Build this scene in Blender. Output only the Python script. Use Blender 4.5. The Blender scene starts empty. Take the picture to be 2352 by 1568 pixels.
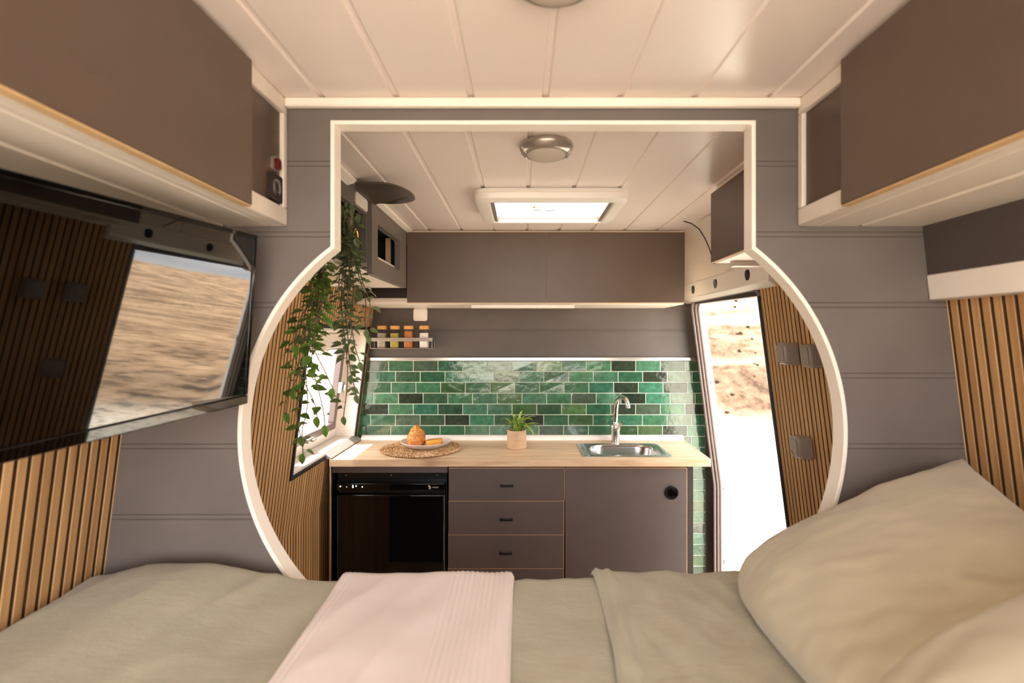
import bpy, bmesh, math, random
from mathutils import Vector, noise, Matrix
random.seed(7)
S = bpy.context.scene
COL = S.collection
F = 1176.0; CX = 1200.0; CY = 772.0; EYE = 1.4
C = 0.038                                   # the van's centre line
PART = 0.97                                 # front face of the partition
BACK = 2.476                                # kitchen back wall
CEIL = 1.847

def P(px, py, d):
    return Vector(((px - CX) / F * d, d, EYE + (CY - py) / F * d))

# ------------------------------------------------------------------ materials
def lin(c):
    o = []
    for v in c:
        v /= 255.0
        o.append(v / 12.92 if v <= .04045 else ((v + .055) / 1.055) ** 2.4)
    return (*o, 1.0)

class NT:
    def __init__(s, name):
        s.m = bpy.data.materials.new(name); s.m.use_nodes = True
        s.t = s.m.node_tree; s.b = s.t.nodes['Principled BSDF']; s.out = s.t.nodes['Material Output']
    def n(s, typ, **kw):
        nd = s.t.nodes.new(typ)
        for k, v in kw.items():
            if k in nd.inputs: nd.inputs[k].default_value = v
            else: setattr(nd, k, v)
        return nd
    def l(s, a, b): s.t.links.new(a, b)
    def coord(s, scale=(1, 1, 1), kind='Object'):
        tc = s.n('ShaderNodeTexCoord'); mp = s.n('ShaderNodeMapping')
        mp.inputs['Scale'].default_value = scale
        s.l(tc.outputs[kind], mp.inputs['Vector']); return mp.outputs['Vector']
    def noise(s, vec, scale, detail=4, rough=.55):
        nd = s.n('ShaderNodeTexNoise'); nd.inputs['Scale'].default_value = scale
        nd.inputs['Detail'].default_value = detail; nd.inputs['Roughness'].default_value = rough
        s.l(vec, nd.inputs['Vector']); return nd.outputs['Fac']
    def ramp(s, fac, stops):
        r = s.n('ShaderNodeValToRGB'); e = r.color_ramp.elements
        while len(e) < len(stops): e.new(.5)
        for i, (p, c) in enumerate(stops): e[i].position = p; e[i].color = c
        s.l(fac, r.inputs['Fac']); return r.outputs['Color']
    def math(s, op, a, b=None, c=None):
        m = s.n('ShaderNodeMath'); m.operation = op
        for i, v in enumerate((a, b, c)):
            if v is None: continue
            if isinstance(v, (int, float)): m.inputs[i].default_value = v
            else: s.l(v, m.inputs[i])
        return m.outputs[0]
    def mix(s, fac, a, b, mode='MIX'):
        m = s.n('ShaderNodeMix'); m.data_type = 'RGBA'; m.blend_type = mode
        for sock, v in ((m.inputs[0], fac), (m.inputs[6], a), (m.inputs[7], b)):
            if isinstance(v, (int, float, tuple)): sock.default_value = v
            else: s.l(v, sock)
        return m.outputs[2]
    def bump(s, h, strength, dist=.002):
        b = s.n('ShaderNodeBump'); b.inputs['Strength'].default_value = strength
        b.inputs['Distance'].default_value = dist
        s.l(h, b.inputs['Height']); s.l(b.outputs['Normal'], s.b.inputs['Normal'])

def plain(name, rgb, rough=.5, metal=0., var=.06, nscale=6., bump=0., bscale=60., coat=0., spec=None):
    t = NT(name); c = lin(rgb)
    v = t.coord()
    f = t.noise(v, nscale)
    lo = tuple(x * (1 - var) for x in c[:3]) + (1,); hi = tuple(min(1, x * (1 + var)) for x in c[:3]) + (1,)
    t.l(t.ramp(f, [(.3, lo), (.7, hi)]), t.b.inputs['Base Color'])
    t.b.inputs['Roughness'].default_value = rough; t.b.inputs['Metallic'].default_value = metal
    if coat: t.b.inputs['Coat Weight'].default_value = coat; t.b.inputs['Coat Roughness'].default_value = .05
    if spec is not None: t.b.inputs['Specular IOR Level'].default_value = spec
    if bump: t.bump(t.noise(v, bscale, 3), bump, .002)
    return t.m

def slat_mat():
    t = NT('oak_slats')
    v = t.coord((.02, 1, .05)); g = t.noise(v, 130, 4, .6)
    v2 = t.coord((.02, 1, .02)); big = t.noise(v2, 40, 2)
    col = t.ramp(g, [(.25, lin((166, 122, 76))), (.5, lin((194, 150, 100))), (.75, lin((212, 170, 120)))])
    t.l(t.mix(.55, col, t.ramp(big, [(.35, lin((164, 120, 74))), (.65, lin((212, 170, 118)))])), t.b.inputs['Base Color'])
    t.b.inputs['Roughness'].default_value = .5; t.bump(g, .15, .001)
    return t.m

def oak_top():
    t = NT('light_oak_laminate')
    v = t.coord((.10, 1, 1)); g = t.noise(v, 55, 6, .65)
    w = t.coord((.5, 3.0, 3)); k = t.noise(w, 3.2, 3, .5)
    col = t.ramp(g, [(.28, lin((196, 160, 124))), (.5, lin((220, 188, 154))), (.72, lin((232, 206, 174)))])
    knots = t.ramp(k, [(.27, lin((150, 105, 66))), (.36, (1, 1, 1, 1))])
    t.l(t.mix(.75, col, knots, 'MULTIPLY'), t.b.inputs['Base Color'])
    t.b.inputs['Roughness'].default_value = .42; t.bump(g, .08, .0008)
    return t.m

def board_mat(name, rgb, z0, pitch, rough=.6, w=.0045):
    """painted boards with a double line every pitch of height"""
    t = NT(name); c = lin(rgb)
    v = t.coord(); f = t.noise(v, 7, 5)
    tc = t.n('ShaderNodeTexCoord'); sep = t.n('ShaderNodeSeparateXYZ'); t.l(tc.outputs['Object'], sep.inputs[0])
    z = t.math('SUBTRACT', sep.outputs['Z'], z0)
    m = t.math('PINGPONG', t.math('ADD', z, 0.0), pitch / 2)          # 0 at every line
    d = t.math('ABSOLUTE', t.math('SUBTRACT', m, w))                 # two lines w either side
    line = t.n('ShaderNodeMapRange'); line.interpolation_type = 'SMOOTHSTEP'
    line.inputs['From Min'].default_value = .0; line.inputs['From Max'].default_value = .0016
    t.l(d, line.inputs['Value'])
    base = t.ramp(f, [(.3, tuple(x * .9 for x in c[:3]) + (1,)), (.7, tuple(x * 1.1 for x in c[:3]) + (1,))])
    dark = t.mix(1.0, base, (.62, .6, .6, 1), 'MULTIPLY')
    t.l(t.mix(line.outputs[0], dark, base), t.b.inputs['Base Color'])
    t.b.inputs['Roughness'].default_value = rough
    hgt = t.math('ADD', line.outputs[0], t.math('MULTIPLY', t.noise(v, 90, 3), .12))
    t.bump(hgt, .6, .0015)
    return t.m

def tile_mat():
    t = NT('green_glazed_tile')
    a = t.n('ShaderNodeVertexColor'); a.layer_name = 'tint'
    v = t.coord(); f = t.noise(v, 38, 5, .6); f2 = t.noise(v, 240, 3)
    c1 = t.mix(.85, a.outputs['Color'], t.ramp(f, [(.3, (.6, .62, .6, 1)), (.52, (1, 1, 1, 1)), (.72, (1.4, 1.4, 1.3, 1))]), 'MULTIPLY')
    c2 = t.mix(.5, c1, t.ramp(f2, [(.35, (.55, .55, .55, 1)), (.65, (1.35, 1.4, 1.35, 1))]), 'MULTIPLY')
    t.l(c2, t.b.inputs['Base Color'])
    t.b.inputs['Roughness'].default_value = .12; t.b.inputs['Coat Weight'].default_value = .5; t.b.inputs['Coat Roughness'].default_value = .04
    t.bump(t.noise(v, 26, 2), .38, .004)
    return t.m

def linen(name, rgb, weave=900, bumpd=.6):
    t = NT(name); c = lin(rgb)
    v = t.coord(); f = t.noise(v, 4, 5); fine = t.noise(v, weave, 2)
    base = t.ramp(f, [(.3, tuple(x * .93 for x in c[:3]) + (1,)), (.7, tuple(min(1, x * 1.06) for x in c[:3]) + (1,))])
    t.l(t.mix(.25, base, t.ramp(fine, [(.3, (.8, .8, .8, 1)), (.7, (1.1, 1.1, 1.1, 1))]), 'MULTIPLY'), t.b.inputs['Base Color'])
    t.b.inputs['Roughness'].default_value = .9; t.b.inputs['Sheen Weight'].default_value = .25; t.b.inputs['Specular IOR Level'].default_value = .15
    wr = t.noise(t.coord((1.0, 2.2, 1)), 9, 5, .6)
    h = t.math('ADD', wr, t.math('MULTIPLY', fine, .06))
    t.bump(h, bumpd, .012)
    return t.m

def thin_glass(name, tint=(1, 1, 1), rough=.0, refl=1.0):
    t = NT(name); t.t.nodes.remove(t.b)
    tr = t.n('ShaderNodeBsdfTransparent'); tr.inputs['Color'].default_value = (*tint, 1)
    gl = t.n('ShaderNodeBsdfGlossy'); gl.inputs['Roughness'].default_value = rough
    fr = t.n('ShaderNodeLayerWeight'); fr.inputs['Blend'].default_value = .5
    mx = t.n('ShaderNodeMixShader')
    t.l(t.math('MULTIPLY_ADD', t.math('POWER', fr.outputs['Facing'], 5.0), .9 * refl, .035 * refl), mx.inputs[0]); t.l(tr.outputs[0], mx.inputs[1]); t.l(gl.outputs[0], mx.inputs[2])
    t.l(mx.outputs[0], t.out.inputs['Surface']); return t.m

def milky(name, rgb=(245, 245, 245), through=.5):
    t = NT(name); t.t.nodes.remove(t.b)
    a = t.n('ShaderNodeBsdfTranslucent'); a.inputs['Color'].default_value = lin(rgb)
    d = t.n('ShaderNodeBsdfDiffuse'); d.inputs['Color'].default_value = lin(rgb)
    mx = t.n('ShaderNodeMixShader'); mx.inputs[0].default_value = through
    t.l(d.outputs[0], mx.inputs[1]); t.l(a.outputs[0], mx.inputs[2]); t.l(mx.outputs[0], t.out.inputs['Surface'])
    return t.m

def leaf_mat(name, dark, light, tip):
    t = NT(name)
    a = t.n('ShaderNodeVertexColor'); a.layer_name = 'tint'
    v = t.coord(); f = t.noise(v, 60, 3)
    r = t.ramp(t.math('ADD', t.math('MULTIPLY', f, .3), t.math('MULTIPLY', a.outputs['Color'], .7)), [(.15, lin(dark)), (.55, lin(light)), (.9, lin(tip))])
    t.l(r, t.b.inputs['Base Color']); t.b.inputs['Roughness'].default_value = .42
    t.b.inputs['Subsurface Weight'].default_value = 0.0
    return t.m

def emit(name, rgb, s):
    t = NT(name); t.b.inputs['Base Color'].default_value = (0, 0, 0, 1)
    t.b.inputs['Emission Color'].default_value = lin(rgb); t.b.inputs['Emission Strength'].default_value = s
    return t.m

M = {}
M['slat'] = slat_mat()
M['oak'] = oak_top()
M['slatgap'] = plain('dark_slat_gap', (76, 51, 31), .85)
M['partition'] = board_mat('grey_painted_boards', (104, 95, 91), 1.727, .1339)
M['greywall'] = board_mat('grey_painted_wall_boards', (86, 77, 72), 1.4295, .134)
M['ceiling'] = plain('cream_ceiling_boards', (232, 218, 211), .3, var=.02, nscale=3, bump=.03, bscale=8)
M['cream'] = plain('cream_paint', (231, 221, 210), .35, var=.03)
M['white'] = plain('white_plastic', (238, 230, 222), .3, var=.02)
M['bodywhite'] = plain('white_body_paint', (235, 228, 220), .25, var=.02)
M['trimwhite'] = plain('white_edge_trim', (242, 232, 222), .4, var=.03)
M['dark'] = plain('charcoal_laminate', (92, 75, 65), .45, var=.05, nscale=14, bump=.05, bscale=220)
M['dark2'] = plain('charcoal_front', (94, 82, 80), .5, var=.05, nscale=14, bump=.05, bscale=220)
M['upperdark'] = plain('dark_painted_strip', (78, 68, 64), .55, var=.12)
M['rawedge'] = plain('raw_board_edge', (206, 172, 128), .6, var=.08, nscale=40)
M['coreedge'] = plain('mdf_core_edge', (206, 168, 134), .6, var=.08, nscale=60)
M['greypaint'] = plain('grey_unit_paint', (104, 96, 90), .55, var=.06)
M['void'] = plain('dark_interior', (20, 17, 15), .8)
M['brown'] = plain('dark_brown_panel', (44, 34, 30), .6)
M['black'] = plain('black_plastic', (14, 13, 13), .35, var=.1)
M['gloss'] = plain('gloss_black_glass', (3, 3, 3), .03, var=0, coat=0.)
M['tvscreen'] = plain('television_screen_glass', (2, 2, 2), .025, var=0, spec=1., coat=.2)
M['flap'] = plain('brown_grey_flap', (92, 80, 70), .6)
M['rubber'] = plain('black_rubber', (24, 21, 20), .55)
M['greyrubber'] = plain('grey_door_rubber', (112, 98, 92), .5, bump=.3, bscale=300)
M['alu'] = plain('brushed_aluminium', (205, 200, 196), .28, metal=1., var=.05)
M['alusatin'] = plain('satin_aluminium', (214, 208, 204), .5, metal=.8)
M['chrome'] = plain('chrome', (230, 228, 226), .06, metal=1., var=.01)
M['steel'] = plain('stainless_steel', (196, 192, 190), .2, metal=1., var=.04, nscale=30)
M['satin'] = plain('satin_silver_plastic', (178, 168, 158), .3, metal=.7)
M['sash'] = plain('dark_aluminium_sash', (104, 92, 90), .35, metal=.3)
M['brass'] = plain('brass', (212, 170, 84), .2, metal=1.)
M['socket'] = plain('grey_socket_plastic', (150, 138, 130), .35, var=.03)
M['tile'] = tile_mat()
M['grout'] = plain('pale_grout', (198, 204, 188), .8)
M['sheet'] = linen('sage_linen', (170, 164, 143), bumpd=.30)
M['pillow'] = linen('sage_pillow_linen', (184, 175, 152), bumpd=.10)
M['throw'] = linen('pale_pink_cotton', (226, 211, 206), weave=1500, bumpd=.12)
M['matt'] = plain('mattress_ticking', (214, 206, 192), .9)
M['ply'] = plain('plywood', (190, 158, 118), .6, nscale=12)
M['plate'] = plain('white_stoneware', (232, 216, 208), .3, var=.02)
M['bamboo'] = plain('bamboo_lid', (214, 158, 86), .5, var=.14, nscale=90)
M['glass'] = thin_glass('clear_jar_glass')
M['pane'] = thin_glass('acrylic_window_pane', (.97, .96, .95))
M['dome'] = milky('hatch_acrylic', through=.55)
M['lens'] = milky('lamp_lens', (225, 212, 200), through=.3)
M['vine'] = leaf_mat('ivy_leaf', (48, 68, 26), (92, 122, 46), (166, 180, 104))
M['vine2'] = leaf_mat('dusty_ivy_leaf', (58, 72, 42), (102, 118, 74), (176, 182, 146))
M['stem'] = plain('ivy_stem', (84, 74, 50), .6)
M['grassleaf'] = leaf_mat('spider_plant_leaf', (62, 100, 34), (122, 160, 54), (220, 226, 140))
M['soil'] = plain('dark_soil', (46, 34, 26), .9, bump=.6, bscale=200)
M['red'] = plain('red_plastic', (96, 22, 16), .35)
M['led'] = emit('white_display', (255, 255, 255), 3.0)
M['print'] = plain('grey_print', (120, 116, 112), .6)
M['logo'] = plain('silver_print', (190, 182, 172), .4)
M['warn'] = plain('yellow_print', (214, 190, 70), .6)
M['sticker'] = milky('clear_sticker', (244, 244, 240), through=.7)
M['cove'] = plain('white_cove', (240, 228, 222), .3, var=.02)

def spice(name, a, b, sc):
    t = NT(name); v = t.coord(); f = t.noise(v, sc, 2)
    t.l(t.ramp(f, [(.42, lin(a)), (.58, lin(b))]), t.b.inputs['Base Color']); t.b.inputs['Roughness'].default_value = .85
    return t.m
M['spice0'] = spice('peppercorn_mix', (120, 108, 96), (196, 186, 172), 420)
M['spice1'] = spice('green_herbs', (150, 142, 62), (196, 176, 84), 420)
M['spice2'] = spice('orange_powder', (180, 104, 52), (196, 122, 64), 80)
M['spice3'] = spice('white_salt', (236, 228, 218), (246, 240, 232), 200)

def pastry_mat(name, a, b, c):
    t = NT(name); v = t.coord((1, 1, 2.2)); f = t.noise(v, 70, 5, .65)
    t.l(t.ramp(f, [(.3, lin(a)), (.5, lin(b)), (.72, lin(c))]), t.b.inputs['Base Color'])
    t.b.inputs['Roughness'].default_value = .45; t.bump(f, .6, .004); return t.m
M['bun'] = pastry_mat('baked_pastry', (150, 78, 28), (206, 130, 58), (236, 186, 104))
M['biscuit'] = pastry_mat('golden_biscuit', (186, 112, 30), (220, 154, 60), (232, 178, 92))

def rattan():
    t = NT('woven_rattan'); a = t.n('ShaderNodeVertexColor'); a.layer_name = 'tint'
    v = t.coord(); f = t.noise(v, 180, 3)
    t.l(t.ramp(t.math('ADD', t.math('MULTIPLY', a.outputs['Color'], .7), t.math('MULTIPLY', f, .3)),
               [(.25, lin((72, 42, 22))), (.55, lin((176, 130, 84))), (.85, lin((230, 198, 150)))]), t.b.inputs['Base Color'])
    t.b.inputs['Roughness'].default_value = .55; return t.m
M['rattan'] = rattan()
M['rope'] = spice('jute_rope', (190, 156, 122), (226, 198, 166), 700)

def ground_mat():
    t = NT('desert_ground')
    a = t.n('ShaderNodeVertexColor'); a.layer_name = 'hill'
    g = t.n('ShaderNodeNewGeometry'); pos = g.outputs['Position']
    mp = t.n('ShaderNodeMapping'); t.l(pos, mp.inputs['Vector']); mp.inputs['Scale'].default_value = (1, 1, 2.6)
    n1 = t.noise(mp.outputs[0], .16, 6, .6); n2 = t.noise(mp.outputs[0], 1.8, 5, .65); n3 = t.noise(pos, 9, 4, .7)
    mp2 = t.n('ShaderNodeMapping'); t.l(pos, mp2.inputs['Vector']); mp2.inputs['Rotation'].default_value = (0, .35, .5); mp2.inputs['Scale'].default_value = (.35, 1, 3.2)
    n4 = t.noise(mp2.outputs[0], .5, 6, .62); n5 = t.noise(pos, 5, 5, .7)
    hill = t.mix(.5, t.ramp(n4, [(.36, lin((56, 43, 34))), (.5, lin((80, 62, 48))), (.58, lin((130, 114, 98)))]),
                 t.ramp(n5, [(.38, lin((40, 32, 26))), (.47, lin((84, 66, 51))), (.66, lin((112, 94, 78)))]))
    plain_ = t.mix(.5, t.ramp(n1, [(.40, lin((88, 74, 66))), (.5, lin((176, 146, 116))), (.60, lin((222, 190, 152)))]),
                 t.ramp(n2, [(.40, lin((80, 68, 58))), (.5, lin((182, 150, 116))), (.62, lin((210, 178, 142)))]))
    sepc = t.n('ShaderNodeSeparateColor'); t.l(a.outputs['Color'], sepc.inputs[0])
    grav = t.mix(.35, t.ramp(n3, [(.41, lin((46, 42, 28))), (.45, lin((214, 204, 186))), (.7, lin((236, 228, 212)))]),
                 t.ramp(n2, [(.33, lin((120, 112, 80))), (.42, lin((226, 216, 198)))]))
    t.l(t.mix(sepc.outputs[1], t.mix(sepc.outputs[0], grav, hill), plain_), t.b.inputs['Base Color'])
    t.b.inputs['Roughness'].default_value = .95; t.b.inputs['Specular IOR Level'].default_value = .1
    t.bump(n3, .5, .05)
    return t.m
M['ground'] = ground_mat()
M['scrub'] = spice('dry_scrub', (44, 38, 26), (84, 68, 46), 30)

# ------------------------------------------------------------------ builders
WL = {}
def thing(name, label, cat, loc=(0, 0, 0), group=None, kind=None):
    o = bpy.data.objects.new(name, None); COL.objects.link(o); o.location = loc; o.empty_display_size = .05
    tag(o, label, cat, group, kind); WL[o.name] = Vector(loc); return o
def tag(o, label=None, cat=None, group=None, kind=None):
    if label: o['label'] = label
    if cat: o['category'] = cat
    if group: o['group'] = group
    if kind: o['kind'] = kind
    return o
def struct(name, loc=(0, 0, 0), label=None):
    o = bpy.data.objects.new(name, None); COL.objects.link(o); o.location = loc; o['kind'] = 'structure'
    if label: o['label'] = label
    WL[o.name] = Vector(loc); return o

class MB:
    def __init__(s): s.v = []; s.f = []; s.mi = []; s.cur = 0; s.tint = None
    def add(s, vs, fs):
        b = len(s.v); s.v += [Vector(p) for p in vs]
        for f in fs: s.f.append([b + i for i in f]); s.mi.append(s.cur)
        if s.tint is not None: pass
        return b
    def hexa(s, p):
        s.add(p, [(0, 3, 2, 1), (4, 5, 6, 7), (0, 1, 5, 4), (1, 2, 6, 5), (2, 3, 7, 6), (3, 0, 4, 7)]); return s
    def box(s, x0, x1, y0, y1, z0, z1):
        return s.hexa([(x0, y0, z0), (x1, y0, z0), (x1, y1, z0), (x0, y1, z0), (x0, y0, z1), (x1, y0, z1), (x1, y1, z1), (x0, y1, z1)])
    def loft(s, rings, closed=True, cap=True):
        n = len(rings[0]); b = len(s.v); fs = []
        for i in range(len(rings) - 1):
            for j in range(n if closed else n - 1):
                k = (j + 1) % n
                fs.append((i * n + j, i * n + k, (i + 1) * n + k, (i + 1) * n + j))
        if cap and closed:
            fs.append(tuple(reversed(range(n)))); fs.append(tuple((len(rings) - 1) * n + j for j in range(n)))
        s.add([p for r in rings for p in r], fs); return s
    def lathe(s, prof, c, n=32, cap=True):
        c = Vector(c)
        s.loft([[c + Vector((r * math.cos(2 * math.pi * j / n), r * math.sin(2 * math.pi * j / n), z)) for j in range(n)] for r, z in prof], True, cap); return s
    def tube(s, path, r, n=8, cap=True):
        path = [Vector(p) for p in path]; rings = []
        up = Vector((0, 0, 1)); prev = None
        for i, p in enumerate(path):
            t = (path[min(i + 1, len(path) - 1)] - path[max(i - 1, 0)]).normalized()
            if prev is None:
                a = t.orthogonal().normalized()
            else:
                a = (prev - t * prev.dot(t)).normalized()
            prev = a; b = t.cross(a)
            rr = r[i] if isinstance(r, (list, tuple)) else r
            rings.append([p + (a * math.cos(2 * math.pi * j / n) + b * math.sin(2 * math.pi * j / n)) * rr for j in range(n)])
        s.loft(rings, True, cap); return s
    def grid(s, fn, nu, nv):
        vs = [fn(i / nu, j / nv) for j in range(nv + 1) for i in range(nu + 1)]
        fs = [(j * (nu + 1) + i, j * (nu + 1) + i + 1, (j + 1) * (nu + 1) + i + 1, (j + 1) * (nu + 1) + i) for j in range(nv) for i in range(nu)]
        s.add(vs, fs); return s
    def plate(s, outer, holes, mp, h0, h1):
        """flat plate with holes; mp(u, v, h) -> point, between h0 and h1"""
        bm = bmesh.new(); loops = []
        for lp in [outer] + holes:
            vs = [bm.verts.new((u, v, 0)) for u, v in lp]; loops.append(lp)
            for i in range(len(vs)): bm.edges.new((vs[i], vs[(i + 1) % len(vs)]))
        bm.verts.index_update()
        bmesh.ops.triangle_fill(bm, edges=bm.edges[:], use_beauty=True, use_dissolve=False)
        bm.verts.ensure_lookup_table(); bm.verts.index_update()
        uv = [(v.co.x, v.co.y) for v in bm.verts]; fs = [[v.index for v in f.verts] for f in bm.faces]
        bm.free(); n = len(uv)
        s.add([mp(u, v, h0) for u, v in uv] + [mp(u, v, h1) for u, v in uv], fs + [[i + n for i in reversed(f)] for f in fs])
        for lp in loops:
            m = len(lp)
            s.add([mp(u, v, h0) for u, v in lp] + [mp(u, v, h1) for u, v in lp], [(i, (i + 1) % m, m + (i + 1) % m, m + i) for i in range(m)])
        return s
    def build(s, name, mat, parent=None, bevel=0, smooth=35, seg=2, solid=0, sub=0, kind=None, weld=False, tints=None):
        me = bpy.data.meshes.new(name)
        off = WL[parent.name] if parent is not None else Vector()
        me.from_pydata([tuple(p - off) for p in s.v], [], s.f)
        for m in (mat if isinstance(mat, (list, tuple)) else [mat]): me.materials.append(m)
        if len(me.materials) > 1: me.polygons.foreach_set('material_index', s.mi)
        if tints:
            ca = me.color_attributes.new(tints[0], 'FLOAT_COLOR', 'POINT')
            for i, c in enumerate(tints[1]): ca.data[i].color = c
        bm = bmesh.new(); bm.from_mesh(me)
        if weld: bmesh.ops.remove_doubles(bm, verts=bm.verts, dist=1e-5)
        bmesh.ops.recalc_face_normals(bm, faces=bm.faces); bm.to_mesh(me); bm.free()
        if smooth:
            me.shade_smooth(); me.set_sharp_from_angle(angle=math.radians(smooth))
        o = bpy.data.objects.new(name, me); COL.objects.link(o)
        if parent is not None:
            o.parent = parent; WL[o.name] = off
        else: WL[o.name] = Vector()
        if solid:
            md = o.modifiers.new('thick', 'SOLIDIFY'); md.thickness = solid; md.offset = -1
        if bevel:
            md = o.modifiers.new('bevel', 'BEVEL'); md.width = bevel; md.segments = seg; md.limit_method = 'ANGLE'; md.angle_limit = math.radians(40)
        if sub:
            md = o.modifiers.new('sub', 'SUBSURF'); md.levels = sub; md.render_levels = sub
        if kind: o['kind'] = kind
        return o

def text(name, body, size, mat, parent, loc, rot=(math.pi / 2, 0, 0), extrude=.0002, align='CENTER'):
    cu = bpy.data.curves.new(name, 'FONT'); cu.body = body; cu.size = size; cu.extrude = extrude
    cu.align_x = align; cu.align_y = 'CENTER'; cu.materials.append(mat)
    tmp = bpy.data.objects.new(name + '_outline', cu); COL.objects.link(tmp)
    bpy.context.view_layer.update()
    me = bpy.data.meshes.new_from_object(tmp.evaluated_get(bpy.context.evaluated_depsgraph_get())); bpy.data.objects.remove(tmp)
    me.name = name; o = bpy.data.objects.new(name, me); COL.objects.link(o); o.parent = parent
    o.location = Vector(loc) - WL[parent.name]; o.rotation_euler = rot; WL[o.name] = WL[parent.name]; return o

def bx(name, mat, parent, b, bevel=.001, **kw):
    return MB().box(*b).build(name, mat, parent, bevel=bevel, **kw)

def rrect(u0, u1, v0, v1, r, n=6):
    pts = []
    for cu, cv, a0 in ((u1 - r, v1 - r, 0), (u0 + r, v1 - r, 90), (u0 + r, v0 + r, 180), (u1 - r, v0 + r, 270)):
        for i in range(n + 1):
            a = math.radians(a0 + 90 * i / n); pts.append((cu + r * math.cos(a), cv + r * math.sin(a)))
    return pts

def copy_tree(o, loc):
    c = o.copy(); COL.objects.link(c); c.location = loc; WL[c.name] = Vector(loc)
    for ch in list(o.children):
        d = ch.copy(); COL.objects.link(d); d.parent = c
        for g in list(ch.children):
            e = g.copy(); COL.objects.link(e); e.parent = d
    return c

KINK = .70
def off(z):
    return .803 + .127 * (1.216 - z) if z >= KINK else .8685 + .004 * (KINK - z)
def W(s, y, z, h=0.):
    return Vector((C + s * (off(z) - h), y, z))
def whex(mb, s, y0, y1, z0, z1, h0, h1):
    zs = [z0] + ([KINK] if z0 < KINK < z1 else []) + [z1]
    mb.loft([[W(s, y0, z, h0), W(s, y1, z, h0), W(s, y1, z, h1), W(s, y0, z, h1)] for z in zs]); return mb

# ------------------------------------------------------------------ the van's shell
def slat_piece(mb, s, y0, y1, z0, z1, p=.0219):
    prof = [(0, 0), (.0045, 0), (.0047, .0027), (.0052, .0054), (.0064, .0064), (.0198, .0064), (.0211, .0054), (.0217, .0027), (.0219, 0)]
    line = []; k = math.floor(y0 / p)
    while k * p < y1:
        for u, h in prof:
            y = k * p + u
            if y0 <= y <= y1: line.append((y, h))
        k += 1
    line = [(y0, 0)] + line + [(y1, 0)]
    zs = [z0] + ([KINK] if z0 < KINK < z1 else []) + [z1]
    f0 = len(mb.f)
    mb.loft([[W(s, y, z, h) for y, h in line] + [W(s, y1, z, -.03), W(s, y0, z, -.03)] for z in zs])
    n = len(line) + 2
    for q in range((len(zs) - 1) * n):
        j = q % n
        if j < len(line) - 1 and (line[j][1] + line[j + 1][1]) < .0085: mb.mi[f0 + q] = 1
REAR = -.62
WY0, WY1, WZ0, WZ1 = 1.757, 2.437, .907, 1.432          # side window opening
DY0, DY1 = 1.712, 2.405                                 # sliding door opening
wl = MB()
slat_piece(wl, -1, REAR, WY0, .0, CEIL); slat_piece(wl, -1, WY0, WY1, .0, WZ0); slat_piece(wl, -1, WY0, WY1, WZ1, CEIL); slat_piece(wl, -1, WY1, 2.5, .0, CEIL)
wl.build('wall_left', [M['slat'], M['slatgap']], smooth=25, kind='structure')
wr = MB()
slat_piece(wr, 1, REAR, DY0, .0, 1.60)
wr.build('wall_right', [M['slat'], M['slatgap']], smooth=25, kind='structure')
wu = MB(); whex(wu, 1, REAR, 2.5, 1.60, CEIL + .02, -.04, .0)
wu.build('wall_right_upper', M['bodywhite'], smooth=0, kind='structure')
wk = MB(); whex(wk, 1, DY1 + .02, 2.52, 0, 1.60, -.055, -.03)
wk.build('wall_right_front', M['bodywhite'], smooth=0, kind='structure')

def ceil_piece(mb, x0, x1, y0, y1, phase, pitch, z=CEIL, thick=.03, gw=.011, gd=.004):
    xs = [(x0, 0)]
    k = math.floor((x0 - phase) / pitch)
    while phase + k * pitch < x1 + gw:
        g = phase + k * pitch
        for x, h in ((g - gw / 2 - .0015, 0), (g - gw / 2, gd), (g + gw / 2 - .002, gd), (g + gw / 2 + .0015, 0)):
            if x0 < x < x1: xs.append((x, h))
        k += 1
    xs.append((x1, 0))
    ring = lambda y: [(x, y, z + h) for x, h in xs] + [(x1, y, z + thick), (x0, y, z + thick)]
    mb.loft([ring(y0), ring(y1)])
HX0, HX1, HY0, HY1 = -.100, .282, 1.575, 1.850           # roof hatch opening
ce = MB()
ceil_piece(ce, -.72, .79, REAR, PART + .015, .0435, .1395)
ceil_piece(ce, -.72, .79, PART + .015, HY0, .018, .137)
ceil_piece(ce, -.72, HX0, HY0, HY1, .018, .137); ceil_piece(ce, HX1, .79, HY0, HY1, .018, .137)
ceil_piece(ce, -.72, .79, HY1, 2.52, .018, .137)
ce.build('ceiling', M['ceiling'], smooth=20, kind='structure')

bk = MB(); bk.plate([(C - off(z) - .03, z) for z in (0, KINK, CEIL + .02)] + [(C + off(z) + .03, z) for z in (CEIL + .02, KINK, 0)], [], lambda u, v, h: Vector((u, h, v)), BACK, BACK + .04)
bk.build('wall_back', M['greywall'], smooth=0, kind='structure')
fl = MB().box(-.86, .93, REAR, BACK + .02, -.04, 0)
fl.build('floor', M['oak'], smooth=0, kind='structure')

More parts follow.
